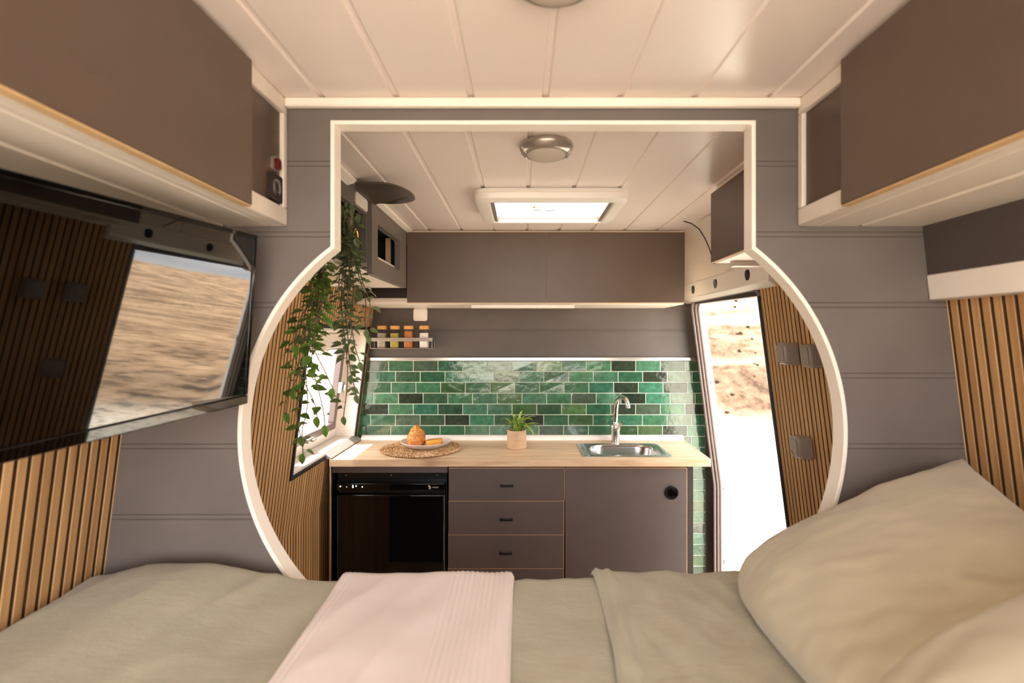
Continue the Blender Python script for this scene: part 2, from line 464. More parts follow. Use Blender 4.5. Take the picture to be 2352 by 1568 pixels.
# partition with the keyhole opening
KL, KR, KT = -.3585, .4365, 1.8035
AR, AZ, AXL, AXR = .4437, 1.2144, -.0907, .1666
def keyhole():
    pts = [(KL, KT)]
    a0 = math.acos((KL - AXL) / AR); a1 = 2 * math.pi - math.acos((-.27) / AR)
    n = 48
    for i in range(n + 1):
        a = a0 + (a1 - a0) * i / n; pts.append((AXL + AR * math.cos(a), AZ + AR * math.sin(a)))
    b0 = -math.acos(.27 / AR); b1 = math.acos((KR - AXR) / AR)
    for i in range(n + 1):
        a = b0 + (b1 - b0) * i / n; pts.append((AXR + AR * math.cos(a), AZ + AR * math.sin(a)))
    pts.append((KR, KT)); return pts
key = keyhole()
zz = [0, KINK, CEIL]
outer = [(C - off(z) - .005, z) for z in zz] + [(C + off(z) + .005, z) for z in reversed(zz)]
mpY = lambda u, v, h: Vector((u, h, v))
MB().plate(outer, [key], mpY, PART, PART + .028).build('wall_partition', M['partition'], smooth=0, kind='structure')
def sweep_trim(mb, loop, y0, y1, inner, lip, seam=.0):
    n = len(loop); rings = []
    for i in range(n):
        p0, p1, p2 = Vector(loop[i - 1]), Vector(loop[i]), Vector(loop[(i + 1) % n])
        d1 = (p1 - p0).normalized(); d2 = (p2 - p1).normalized()
        n1 = Vector((d1.y, -d1.x)); n2 = Vector((d2.y, -d2.x)); m = (n1 + n2).normalized(); k = 1 / max(.5, m.dot(n1))
        m = m * k
        cen = Vector((C, 1.3)); sgn = 1 if m.dot(p1 - cen) > 0 else -1
        m = m * sgn
        q = lambda o: p1 + m * o
        a, b = q(-inner), q(lip)
        rings.append([(a.x, y0, a.y), (b.x, y0, b.y), (b.x, y1, b.y), (a.x, y1, a.y)])
    rings.append(rings[0]); mb.loft(rings, True, False)
kt = MB(); sweep_trim(kt, key, PART - .004, PART + .032, .0035, .0045)
kt.build('trim_1', M['trimwhite'], bevel=.0015, smooth=50, kind='structure')
MB().box(C - .483, C + .483, PART - .016, PART - .0005, 1.829, CEIL).build('trim_2', M['trimwhite'], bevel=.004, kind='structure')

# right wall above the slats: dark strip and white batten
def hexX(mb, xs, y0, y1, zs):
    """prism along y of the quad (x, z) points"""
    mb.loft([[(x, y0, z) for x, z in zip(xs, zs)], [(x, y1, z) for x, z in zip(xs, zs)]]); return mb
hexX(MB(), [.757, .772, .90, .90], REAR, PART - .001, [1.610, 1.470, 1.470, 1.610]).build('wall_right_strip', M['upperdark'], smooth=0, kind='structure')
hexX(MB(), [.764, .770, .84, .84], REAR, PART - .001, [1.516, 1.468, 1.468, 1.516]).build('trim_3', M['trimwhite'], bevel=.002, kind='structure')
hexX(MB(), [C - .719, C - .734, C - .86, C - .86], REAR, PART - .001, [1.610, 1.47, 1.47, 1.610]).build('wall_left_strip', M['upperdark'], smooth=0, kind='structure')

# ------------------------------------------------------------------ side window
win = struct('window_1', (C - off(1.1), (WY0 + WY1) / 2, 1.1))
def ring4(mb, s, y0, y1, z0, z1, t, h0, h1):
    whex(mb, s, y0, y1, z0, z0 + t, h0, h1); whex(mb, s, y0, y1, z1 - t, z1, h0, h1)
    whex(mb, s, y0, y0 + t, z0 + t, z1 - t, h0, h1); whex(mb, s, y1 - t, y1, z0 + t, z1 - t, h0, h1)
m = MB(); ring4(m, -1, WY0 - .004, WY1 + .004, WZ0 - .004, WZ1 + .012, .013, -.03, .0125); m.build('window_seal', M['rubber'], win, bevel=.002)
m = MB(); ring4(m, -1, WY0 + .009, WY1 - .009, WZ0 + .009, WZ1 - .001, .012, -.11, .006); m.build('window_reveal', M['white'], win, bevel=.002)
m = MB(); ring4(m, -1, WY0 + .02, WY1 - .02, WZ0 + .02, WZ1 - .012, .05, -.105, -.082)
m.build('window_frame', M['white'], win, bevel=.004)
m = MB(); ring4(m, -1, WY0 + .066, WY1 - .066, WZ0 + .066, WZ1 - .058, .032, -.10, -.070)
m.build('window_sash', M['sash'], win, bevel=.003)
m = MB(); whex(m, -1, WY0 + .09, WY1 - .09, WZ0 + .09, WZ1 - .08, -.095, -.092); m.build('window_pane', M['pane'], win, smooth=0)
m = MB(); whex(m, -1, WY0 + .03, WY1 - .03, WZ1 - .085, WZ1 - .02, -.082, -.055); m.build('blind_cassette', M['white'], win, bevel=.008)
for (y, z, dy, dz, nm) in ((WY1 - .088, 1.165, .03, .05, 'window_latch'), (2.06, WZ0 + .075, .06, .018, 'window_latch'), (2.07, WZ1 - .09, .05, .014, 'blind_clip')):
    m = MB(); whex(m, -1, y - dy / 2, y + dy / 2, z - dz / 2, z + dz / 2, -.07, -.050); whex(m, -1, y - dy * .2, y + dy * .2, z - dz * .3, z + dz * .3, -.05, -.036)
    m.build(nm, M['satin'] if nm != 'blind_clip' else M['white'], win, bevel=.003)
# aluminium angle between the window sill and the worktop
m = MB(); hexX(m, [-.815, -.778, -.770, -.800], 2.066, 2.452, [.9035, .9035, .908, .932]); m.build('trim_4', M['alusatin'], bevel=.002, kind='structure')

# ------------------------------------------------------------------ sliding door opening
door = struct('door_1', (C + off(1.0), 2.05, 0))
m = MB()                                               # white header beam
m.loft([[W(1, y, 1.556, .008), W(1, y, 1.575, .030), W(1, y, 1.642, .020), W(1, y, 1.66, -.03), W(1, y, 1.556, -.06)] for y in (1.60, 1.70, 2.40, 2.474)])
m.build('door_header', M['bodywhite'], door, bevel=.004)
for y in (1.742, 2.032, 2.296):
    m = MB(); c = [W(1, y + .017 * math.cos(a), 1.607 + .019 * math.sin(a), .0262 + .0) for a in [2 * math.pi * i / 20 for i in range(20)]]
    nrm = Vector((-1, 0, -.15)).normalized()
    m.loft([[p - nrm * .012 for p in c], [p + nrm * .0015 for p in c]]); m.build('header_hole_shade', M['black'], door)  # black disc painted for the shade inside an open oval hole
def door_path(hoff, inset, z0=.02):
    y0, y1, zt, r = DY0 + inset, DY1 - inset, 1.560 - inset, .045
    pts = [(y1, z0)] + [(y1, z) for z in (.3, .6, .69, .71, 1.1, 1.3)] 
    for i in range(7):
        a = math.radians(90 * i / 6); pts.append((y1 - r + r * math.cos(a), zt - r + r * math.sin(a)))
    for i in range(7):
        a = math.radians(90 + 90 * i / 6); pts.append((y0 + r + r * math.cos(a), zt - r + r * math.sin(a)))
    pts += [(y0, z) for z in (1.3, 1.1, .71, .69, .5, z0)]
    return [W(1, y, z, hoff) for y, z in pts]
m = MB()
for h, i in ((.004, -.001), (-.010, .003), (-.022, .005)):
    m.tube(door_path(h, i), .0068, 8)
m.build('door_seal', M['greyrubber'], door, smooth=60)
m = MB(); whex(m, 1, DY0 - .006, DY0 + .008, .02, 1.535, -.03, .014); m.build('door_edge_seal', M['rubber'], door, bevel=.003)
m = MB(); m.hexa([W(1, 1.70, 1.536, -.03), W(1, 2.37, 1.549, -.03), W(1, 2.37, 1.549, .002), W(1, 1.70, 1.536, .002), W(1, 1.70, 1.558, -.03), W(1, 2.37, 1.558, -.03), W(1, 2.37, 1.558, .002), W(1, 1.70, 1.558, .002)])
m.build('door_top_shadow', M['brown'], door, smooth=0)  # tapered brown strip puts the shadow gap under the header into colour
m = MB(); whex(m, 1, DY1 + .008, DY1 + .02, .0, 1.60, -.060, -.018)
m.build('door_jamb', M['bodywhite'], door, bevel=.004)
m = MB(); whex(m, 1, DY0 - .02, DY1 + .02, -.10, .012, -.16, .01); m.build('door_step', M['bodywhite'], door, bevel=.004)
for z, dz in ((1.18, .045), (.685, .03), (.34, .05)):
    y = DY1 + .006; x = C + off(z) + .037
    m = MB(); m.plate(rrect(x - .011, x + .011, z - dz / 2, z + dz / 2, .008), [rrect(x - .004, x + .004, z - dz * .22, z + dz * .22, .003)], mpY, y - .004, y + .003)
    m.build('door_striker', M['satin'], door)
m = MB(); whex(m, 1, REAR, DY0, .0, 1.60, -.05, -.031); m.build('wall_right_outer', M['bodywhite'], smooth=0, kind='structure')
# cream roof panel between ceiling and header, with pillar strip
m = MB()
prof = [(.690, CEIL), (.722, 1.80), (.757, 1.72), (.778, 1.645), (.82, 1.645), (.82, CEIL)]
m.loft([[(x, y, z) for x, z in prof] for y in (1.54, 2.475)]); m.build('trim_5', M['cream'], smooth=40, kind='structure')
m = MB(); prof = [(.682, CEIL - .001), (.713, 1.80), (.748, 1.72), (.771, 1.650), (.80, 1.645), (.76, 1.80)]
m.loft([[(x, y, z) for x, z in prof] for y in (1.88, 1.96)]); m.build('trim_6', M['cream'], bevel=.003, kind='structure')
tag(MB().tube([P(1571, 508, 1.985), P(1588, 513, 1.95), P(1606, 526, 1.90), P(1619, 547, 1.85), P(1628, 567, 1.80), P(1636, 592, 1.73), P(1641, 605, 1.68)], .0022, 8)
    .build('hanging_cable', M['black']), 'thin black cable looping down from the kitchen ceiling corner', 'cable')

# ------------------------------------------------------------------ tiled splashback
bs = thing('tile_splashback', 'glossy green brick tiles behind the worktop with pale grout', 'splashback', (0.04, BACK, .9))
TP, TR, TZ = .1194, .0522, 1.2810
xl = lambda z: C - off(z) + .006
offs = [892.9, 908.9, 898.8, 915.5, 892.7, 908.4, 897.6, 908.0]
m = MB(); tints = []; tr = random.Random(11)
pal = [(68, 110, 82), (58, 102, 76), (62, 114, 92), (74, 106, 68), (64, 94, 60), (48, 60, 48), (54, 82, 62), (80, 98, 82), (62, 104, 78), (74, 118, 94), (60, 108, 84)]
XR = .882
for k in range(22):
    z1 = TZ - k * TR; z0 = z1 - TR + .0021
    o = (offs[k % 8] - CX) / (F / BACK) if k < 9 else (1614.5 - CX) / (F / BACK) - .1
    x = o - 14 * TP
    while x < XR:
        a, b = max(x + .00105, xl((z0 + z1) / 2)), min(x + TP - .00105, XR)
        if b - a > .006 and (k < 9 or a > .5):
            e = .0016; y = BACK - .0025; t1, t2 = tr.uniform(-.0005, .0005), tr.uniform(-.0005, .0005)
            m.add([(a, y, z0), (b, y, z0), (b, y, z1), (a, y, z1),
                   (a + e, y - .0018 + t1, z0 + e), (b - e, y - .0018 - t1 + t2, z0 + e), (b - e, y - .0018 - t2, z1 - e), (a + e, y - .0018 - t1, z1 - e)],
                  [(4, 5, 6, 7), (0, 1, 5, 4), (1, 2, 6, 5), (2, 3, 7, 6), (3, 0, 4, 7)])
            c = lin(tr.choice(pal)); q = tr.uniform(.7, 1.1); tints += [(c[0] * q, c[1] * q, c[2] * q, 1)] * 8
        x += TP
m.build('tiles', M['tile'], bs, smooth=0, tints=('tint', tints))
MB().box(xl(1.28), XR, BACK - .0030, BACK - .0006, .05, TZ).build('grout', M['grout'], bs, smooth=0)
MB().box(xl(1.29), C + off(1.29) - .002, BACK - .009, BACK - .0006, TZ + .0005, TZ + .0175).build('edge_strip', M['alu'], bs, bevel=.002)

# ------------------------------------------------------------------ overhead cabinets beside the bed
def overhead(s, label):
    X = lambda d: C + s * d
    o = thing('overhead_cabinet', label, 'cabinet', (X(.6), .3, 1.608))
    m = MB(); B = lambda mb, d0, d1, y0, y1, z0, z1: mb.box(min(X(d0), X(d1)), max(X(d0), X(d1)), y0, y1, z0, z1)
    B(m, .483, .501, REAR, PART - .001, 1.608, 1.641); B(m, .483, .501, REAR, PART - .001, 1.8165, CEIL)
    B(m, .483, .501, .954, PART - .001, 1.641, 1.8165)
    m.build('front_frame', M['cream'], o, bevel=.002)
    m = MB(); x0, x1 = sorted((X(.502), X(.722)))
    zf = lambda mb: None
    xs = [.502, .5155, .517, .519, .594, .596, .604, .606, .722]; hs = [0, 0, .002, 0, 0, .0035, .0035, 0, 0]
    ring = lambda y: [(X(d), y, 1.608 + h) for d, h in zip(xs, hs)] + [(X(.722), y, 1.63), (X(.502), y, 1.63)]
    m.loft([ring(REAR), ring(PART - .001)]); m.build('bottom_panel', M['cream'], o, smooth=20)
    m = MB(); B(m, .490, .505, REAR, .9535, 1.6415, 1.816); m.build('inset_panel', M['dark'], o, bevel=.0008)
    m = MB(); B(m, .467, .4825, REAR, .813, 1.6085, 1.838); d = m.build('door', M['dark'], o, bevel=.0012)
    m = MB(); B(m, .4685, .4825, REAR, .8128, 1.6055, 1.6083); m.build('edge_band', M['rawedge'], d, bevel=.0006)
    return o
overhead(-1, 'long charcoal overhead cabinet above the wall television, cream framed')
overhead(1, 'long charcoal overhead cabinet above the pillows, cream framed')
# rocker switch and socket on the left cabinet
xs = C - .490
o = thing('rocker_switch', 'small red rocker switch on the dark cabinet panel by the partition', 'switch', (xs, .932, 1.713))
m = MB(); m.plate(rrect(.920, .945, 1.700, 1.727, .006), [], lambda u, v, h: Vector((h, u, v)), xs, xs + .004); m.build('bezel', M['satin'], o, bevel=.001)
m = MB(); m.plate(rrect(.924, .941, 1.704, 1.723, .004), [], lambda u, v, h: Vector((h, u, v)), xs + .003, xs + .009); m.build('rocker', M['red'], o, bevel=.002)
o = thing('wall_socket', 'dark brown socket plate below the red switch on the cabinet', 'socket', (xs, .925, 1.665))
m = MB(); m.plate(rrect(.905, .950, 1.645, 1.693, .004), [], lambda u, v, h: Vector((h, u, v)), xs, xs + .007); m.build('plate', M['brown'], o, bevel=.0015)
m = MB(); m.plate(rrect(.914, .940, 1.655, 1.684, .012), [rrect(.918, .936, 1.660, 1.679, .009)], lambda u, v, h: Vector((h, u, v)), xs + .006, xs + .009); m.build('socket_ring', M['satin'], o)

# ------------------------------------------------------------------ television
tv = thing('television', 'black flat television on the left wall reflecting the desert', 'television', (-.56, .65, 1.43))
TRc = Vector((-.470, .905, 1.5785)); fwd = Vector((.118, 1, .030)).normalized(); upv = Vector((.0250, 0, .2875)).normalized()
nrm = fwd.cross(upv).normalized()
if nrm.x < 0: nrm = -nrm
upv = nrm.cross(fwd).normalized()
if upv.z < 0: upv = -upv
TW, TH = .56, .300
def T(u, v, h): return TRc - fwd * u - upv * v + nrm * h      # u back from the far top corner, v down
def tbox(mb, u0, u1, v0, v1, h0, h1):
    mb.hexa([T(u0, v0, h0), T(u1, v0, h0), T(u1, v1, h0), T(u0, v1, h0), T(u0, v0, h1), T(u1, v0, h1), T(u1, v1, h1), T(u0, v1, h1)]); return mb
tbox(MB(), 0, TW, 0, TH, -.032, -.003).build('casing', M['black'], tv, bevel=.004)
m = MB()
tbox(m, 0, TW, 0, .008, -.004, .0025); tbox(m, 0, .008, .008, TH - .017, -.004, .0025); tbox(m, TW - .008, TW, .008, TH - .017, -.004, .0025); m.build('bezel', M['gloss'], tv, bevel=.001)
tbox(MB(), 0, TW, TH - .0165, TH, -.004, .0035).build('lower_bezel', M['gloss'], tv, bevel=.002)
tbox(MB(), .0082, TW - .0082, .0082, TH - .0172, -.004, .0005).build('screen', M['tvscreen'], tv, smooth=0)
m = MB(); tbox(m, .24, .36, .10, .20, -.05, -.030); m.tube([T(.30, .15, -.05), Vector((-.72, .62, 1.43)), Vector((-.768, .62, 1.43))], .012, 10); m.build('wall_mount', M['black'], tv)

# ------------------------------------------------------------------ ceiling lamps and roof hatch
def dome_lamp(x, y, label):
    o = thing('ceiling_lamp', label, 'lamp', (x, y, CEIL), 'round dome lamps on the ceiling')
    m = MB(); m.lathe([(.0625, 0), (.064, -.004), (.0625, -.010), (.056, -.019), (.049, -.0235), (.046, -.0235)], (x, y, CEIL), 40); m.build('rim', M['satin'], o, smooth=50)
    m = MB(); m.lathe([(.0465, -.022), (.042, -.027), (.030, -.030), (.012, -.0315), (.001, -.0316)], (x, y, CEIL), 36); m.build('lens', M['lens'], o, smooth=60)
    for a in (.35, math.pi - .35, math.pi + .35, -.35):
        c, s_ = math.cos(a), math.sin(a)
        MB().tube([(x + c * .0615, y + s_ * .0615, CEIL - .011), (x + c * .050, y + s_ * .050, CEIL - .0245)], .0022, 6).build('clip', M['satin'], o)
    return o
dome_lamp(.056, 1.198, 'round silver dome lamp on the kitchen ceiling near the roof hatch')
dome_lamp(.040, .612, 'round silver dome lamp on the ceiling over the bed')

hat = thing('roof_hatch', 'square white roof hatch with a bright acrylic dome over the kitchen', 'hatch', (.09, 1.71, CEIL))
FX0, FX1, FY0, FY1 = -.148, .327, 1.540, 1.885
m = MB()
R = lambda i, r, z: [(u, v, z) for u, v in rrect(FX0 + i, FX1 - i, FY0 + i, FY1 - i, r)]
rect = lambda x0, x1, y0, y1, r, z: [(u, v, z) for u, v in rrect(x0, x1, y0, y1, r)]
m.loft([R(0, .05, CEIL - .0005), R(0, .05, CEIL - .011), R(.0015, .05, CEIL - .012), R(.0015, .05, CEIL - .0135), R(0, .05, CEIL - .0145), R(.003, .048, CEIL - .030), R(.018, .035, CEIL - .037),
        rect(HX0 - .004, HX1 + .004, HY0 - .001, HY1 - .0, .008, CEIL - .037), rect(HX0, HX1, HY0, HY1, .005, CEIL - .034), rect(HX0, HX1, HY0, HY1, .005, CEIL + .03)], True, False)
m.build('frame', M['white'], hat, smooth=35)
for x in (HX0 + .001, HX1 - .013): MB().box(x, x + .012, HY0 + .012, HY1 - .004, CEIL - .034, CEIL - .015).build('blind_rail', M['satin'], hat, bevel=.002)
m = MB().box(HX0 + .013, HX1 - .013, HY1 - .020, HY1 - .010, CEIL - .026, CEIL - .0145); m.build('pull_bar', M['white'], hat, bevel=.002)
m = MB(); m.loft([rect(HX0 - .012, HX1 + .012, HY0 - .012, HY1 + .012, .01, CEIL + .031), rect(HX0 - .004, HX1 + .004, HY0 - .004, HY1 + .004, .02, CEIL + .045), rect(HX0 + .03, HX1 - .03, HY0 + .03, HY1 - .03, .02, CEIL + .052)], True, False)
m.add([Vector(p) for p in rect(HX0 + .03, HX1 - .03, HY0 + .03, HY1 - .03, .02, CEIL + .052)], [tuple(range(28))])
m.build('dome', M['pane'], hat, smooth=40)
m = MB().box(HX0 + .004, HX1 - .004, HY0 + .004, HY1 - .004, CEIL - .014, CEIL - .0125); m.build('inner_panel', M['dome'], hat, smooth=0)
zz_ = CEIL - .0145; sx0, sx1, sy0, sy1 = .030, .118, 1.688, 1.806
st = MB().plate(rrect(sx0, sx1, sy0, sy1, .008), [], lambda u, v, h: Vector((u, v, h)), zz_ - .0003, zz_).build('warning_sticker', M['sticker'], hat, smooth=0)
m = MB(); z3 = zz_ - .0006
m.plate(rrect(sx0, sx1, sy0, sy1, .008), [rrect(sx0 + .0012, sx1 - .0012, sy0 + .0018, sy1 - .0018, .007)], lambda u, v, h: Vector((u, v, h)), z3 - .0002, z3)
m.box(sx0, sx1, 1.7265, 1.7290, z3 - .0002, z3); m.box(sx0 + .004, sx0 + .034, 1.7520, 1.7600, z3 - .0002, z3); m.box(sx1 - .036, sx1 - .005, 1.7560, 1.7640, z3 - .0002, z3)
m.box(sx0 + .017, sx0 + .021, 1.776, 1.782, z3 - .0002, z3); m.box(sx1 - .023, sx1 - .019, 1.778, 1.784, z3 - .0002, z3); m.box(sx1 - .023, sx1 - .019, 1.738, 1.744, z3 - .0002, z3)
for i in range(6): m.box(sx0 + .021 + i * .009, sx0 + .026 + i * .009, 1.6990, 1.7020, z3 - .0002, z3)
for i in range(3): m.box(sx0 + .021 + i * .009, sx0 + .027 + i * .009, 1.7120, 1.7150, z3 - .0002, z3)
m.build('sticker_print', M['print'], st, smooth=0)
m = MB(); m.loft([[(sx0 + .003, 1.7235, h), (sx0 + .015, 1.7235, h), (sx0 + .009, 1.694, h)] for h in (z3, z3 - .0002)]); m.build('warning_triangle', M['warn'], st, smooth=0)

# ------------------------------------------------------------------ kitchen wall cabinet
CF = 2.146
wc = thing('wall_cabinet', 'charcoal two-door wall cabinet hung above the green tiles', 'cabinet', (.1, 2.3, 1.54))
m = MB(); m.box(-.700, .682, CF + .019, BACK - .0005, 1.535, 1.5505); m.box(-.70, .682, CF + .019, BACK - .0005, 1.838, CEIL - .0005); m.box(.664, .682, CF + .019, BACK - .0005, 1.5505, 1.838)
m.box(-.487, .682, CF + .0185, CF + .03, 1.5505, 1.838); m.box(-.700, -.487, CF + .030, CF + .045, 1.5350, 1.5620)
m.build('carcass', M['cream'], wc, bevel=.001)
MB().box(-.70, -.487, CF + .05, CF + .06, 1.5622, 1.6075).build('side_panel', M['brown'], wc, bevel=.001)
for x0, x1 in ((-.4836, .0992), (.1008, .6805)):
    d = MB().box(x0, x1, CF, CF + .0165, 1.5415, 1.8355).build('door', M['dark'], wc, bevel=.001)
    MB().box(x0 - .0006, x1 + .0006, CF + .0015, CF + .0165, 1.5395, 1.8375).build('edge_band', M['rawedge'], d, bevel=.0003)
tag(MB().box(-.2175, .2195, CF + .012, CF + .045, 1.5185, 1.5345).build('under_cabinet_light', M['cream'], bevel=.003), 'slim cream light bar under the middle of the kitchen wall cabinet', 'light')

# kitchen overhead cabinet on the right
rc = thing('overhead_cabinet', 'short dark brown overhead cabinet above the sliding door', 'cabinet', (.68, 1.26, 1.60))
d = MB().box(.565, .580, 1.0, 1.536, 1.6215, 1.826).build('door', M['dark'], rc, bevel=.001)
MB().box(.5665, .580, 1.0, 1.5375, 1.6195, 1.828).build('edge_band', M['rawedge'], d, bevel=.0003)
m = MB(); m.box(.582, .74, 1.0, 1.536, 1.6195, 1.6345); m.box(.582, .70, 1.0, 1.536, 1.8285, CEIL - .0005); m.box(.582, .705, 1.522, 1.536, 1.6345, 1.8285); m.box(.582, .60, 1.0, 1.522, 1.6345, 1.8285)
m.box(.620, .76, 1.50, 1.53, 1.606, 1.6193); m.build('carcass', M['cream'], rc, bevel=.001)

# ------------------------------------------------------------------ left kitchen niches, flap and grey box
nx = -.500
mpX = lambda u, v, h: Vector((h, u, v))
nu = thing('niche_shelf', 'grey overhead niche unit with trailing ivy and a raised flap', 'shelf', (-.6, 1.3, 1.608))
m = MB(); m.plate([(1.0, 1.609), (1.648, 1.609), (1.648, CEIL - .001), (1.0, CEIL - .001)],
                  [[(1.02, 1.6345), (1.478, 1.6345), (1.478, 1.786), (1.02, 1.786)], [(1.515, 1.6345), (1.640, 1.6345), (1.640, 1.790), (1.515, 1.790)]], mpX, nx - .016, nx)
m.build('front_frame', M['greypaint'], nu, bevel=.0015)
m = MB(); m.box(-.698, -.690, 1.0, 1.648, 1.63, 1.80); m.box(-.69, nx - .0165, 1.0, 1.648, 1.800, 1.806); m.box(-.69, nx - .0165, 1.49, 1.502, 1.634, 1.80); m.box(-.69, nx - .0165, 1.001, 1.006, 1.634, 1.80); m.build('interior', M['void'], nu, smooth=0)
MB().box(-.697, nx - .0002, 1.0, 1.648, 1.6020, 1.6088).build('bottom_panel', M['cream'], nu, bevel=.001)
MB().box(-.69, nx - .0008, 1.02, 1.64, 1.6270, 1.6335).build('shelf_board', M['greypaint'], nu, bevel=.001)
MB().plate(rrect(1.528, 1.642, 1.797, 1.834, .010), [], mpX, nx, nx + .004).build('hinge_plate', M['cream'], nu, bevel=.0015)
def smooth_loop(pts, n=6):
    out = []; k = len(pts)
    for i in range(k):
        p0, p1, p2, p3 = (Vector(pts[(i + j - 1) % k]) for j in range(4))
        for t in range(n):
            t /= n
            out.append(.5 * ((2 * p1) + (p2 - p0) * t + (2 * p0 - 5 * p1 + 4 * p2 - p3) * t * t + (3 * p1 - p0 - 3 * p2 + p3) * t ** 3))
    return out
fp = smooth_loop([(-.482, 1.470, 1.839), (-.425, 1.442, 1.836), (-.366, 1.425, 1.826), (-.315, 1.412, 1.804), (-.302, 1.440, 1.790), (-.335, 1.475, 1.789), (-.385, 1.517, 1.797), (-.440, 1.585, 1.816), (-.482, 1.645, 1.832)], 5)
m = MB(); m.loft([fp, [p + Vector((.0, 0, -.006)) for p in fp]]); m.build('flap_door', M['flap'], nu, bevel=.0012, smooth=40)
o = thing('brass_ring', 'small brass ring ornament hanging in the dark niche among leaves', 'ornament', (-.488, 1.497, 1.70))
cen = Vector((-.4925, 1.512, 1.6905))
MB().tube([cen + Vector((.004 * math.cos(2 * math.pi * i / 24), .006 * math.cos(2 * math.pi * i / 24), .026 * math.sin(2 * math.pi * i / 24))) for i in range(25)], .0022, 8, False).build('ring', M['brass'], o)
MB().tube([cen + Vector((0, 0, .026)), cen + Vector((-.006, 0, .05)), cen + Vector((-.0085, 0, .10))], .001, 6).build('chain', M['brass'], o)

gb = thing('grey_cabinet', 'dark grey box cabinet with a rounded window beside the wall cabinet', 'cabinet', (-.6, 1.9, 1.60))
gx = -.485
m = MB(); m.plate(rrect(1.650, 2.140, 1.601, CEIL - .001, .004, 2), [rrect(1.716, 2.032, 1.660, 1.776, .016)], mpX, gx - .022, gx)
m.build('front_panel', M['greypaint'], gb, bevel=.0025)
MB().box(-.69, gx - .0225, 1.650, 1.666, 1.603, CEIL - .001).build('side_panel', M['greypaint'], gb, bevel=.002)
MB().box(-.69, gx - .0225, 1.668, 2.140, 1.6020, 1.6090).build('bottom_panel', M['cream'], gb, bevel=.001)
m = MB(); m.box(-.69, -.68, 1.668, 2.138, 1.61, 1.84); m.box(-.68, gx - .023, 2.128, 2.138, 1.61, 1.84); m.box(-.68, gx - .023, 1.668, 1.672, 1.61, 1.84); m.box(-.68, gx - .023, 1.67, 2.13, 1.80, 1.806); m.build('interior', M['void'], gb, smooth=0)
MB().box(-.68, gx - .024, 1.672, 2.127, 1.6720, 1.6800).build('shelf_board', M['cream'], gb, bevel=.001)
MB().box(-.545, -.525, 2.035, 2.047, 1.6805, 1.79).build('inner_post', M['ply'], gb, bevel=.001)
m = MB(); hexX(m, [-.500, -.470, -.470, -.500], 1.0, 1.46, [1.846, 1.846, 1.8385, 1.829]); m.build('trim_7', M['trimwhite'], bevel=.002, kind='structure')
m = MB(); hexX(m, [-.485, -.462, -.462, -.4845], 1.655, 2.146, [1.846, 1.846, 1.8385, 1.833]); m.build('trim_8', M['trimwhite'], bevel=.002, kind='structure')
m = MB(); whex(m, -1, 1.0, 2.1, 1.585, 1.601, .009, .02); m.build('trim_9', M['trimwhite'], bevel=.002, kind='structure')

# ------------------------------------------------------------------ base units
FY = 2.085                                              # front plane
CT0, CT1 = .875, .903
wt = thing('worktop', 'light oak worktop running under the green tiles', 'worktop', (0, 2.27, .875))
SX0, SX1, SYa, SYb = .250, .620, 2.105, 2.366           # sink rim
sink_hole = rrect(SX0 + .02, SX1 - .02, SYa + .02, SYb - .02, .03)
MB().plate([(-.7785, 2.063), (.757, 2.063), (.772, BACK - .006), (-.7785, BACK - .006)], [sink_hole], lambda u, v, h: Vector((u, v, h)), CT0, CT1).build('board', M['oak'], wt, bevel=.0012, smooth=0)
m = MB(); m.hexa([(.7572, 2.0635, CT0), (.7592, 2.0635, CT0), (.7742, BACK - .006, CT0), (.7722, BACK - .006, CT0), (.7572, 2.0635, CT1 + .002), (.7592, 2.0635, CT1 + .002), (.7742, BACK - .006, CT1 + .002), (.7722, BACK - .006, CT1 + .002)])
m.build('edge_strip', M['white'], wt, smooth=0)
prof = [(BACK - .0062, CT1), (BACK - .030, CT1)] + [(BACK - .0062 - .0238 * math.cos(a) ** 1.0, CT1 + .003 + .019 * math.sin(a)) for a in [math.radians(x) for x in range(0, 91, 15)]]
m = MB(); m.loft([[(x, y, z) for y, z in prof] for x in (-.772, .772)]); m.build('trim_10', M['cove'], smooth=50, kind='structure')

# sink
sk = thing('sink', 'small stainless steel sink let into the oak worktop', 'sink', (.435, 2.235, CT1))
m = MB(); bowl = rrect(SX0 + .047, SX1 - .034, SYa + .028, SYb - .030, .075, 8)
cx, cy = (SX0 + SX1) / 2 + .006, (SYa + SYb) / 2
def sc(k, z): return [(cx + (u - cx) * k, cy + (v - cy) * k, z) for u, v in bowl]
ro = rrect(SX0, SX1, SYa, SYb, .014, 8); ri = rrect(SX0 + .004, SX1 - .004, SYa + .004, SYb - .004, .012, 8)
m.loft([[(u, v, CT1 + .0003) for u, v in ro], [(u, v, CT1 + .003) for u, v in ro], [(u, v, CT1 + .0042) for u, v in ri], sc(1.03, CT1 + .0034), sc(1.0, CT1 + .001), sc(.97, CT1 - .012), sc(.93, CT1 - .09), sc(.88, CT1 - .112), sc(.70, CT1 - .12), sc(.12, CT1 - .124)], True, False)
m.add([Vector(p) for p in sc(.12, CT1 - .124)], [tuple(range(len(bowl)))])
m.build('bowl', M['steel'], sk, smooth=45, weld=True)
MB().tube([(SX0 + .026, SYa + .014, CT1 + .0042), (SX0 + .026, SYb - .012, CT1 + .0042)], .0022, 6).build('rim_ridge', M['steel'], sk)
MB().lathe([(.026, .0), (.026, .003), (.016, .0035), (.006, .001)], (cx, cy, CT1 - .1235), 24).build('drain', M['chrome'], sk)
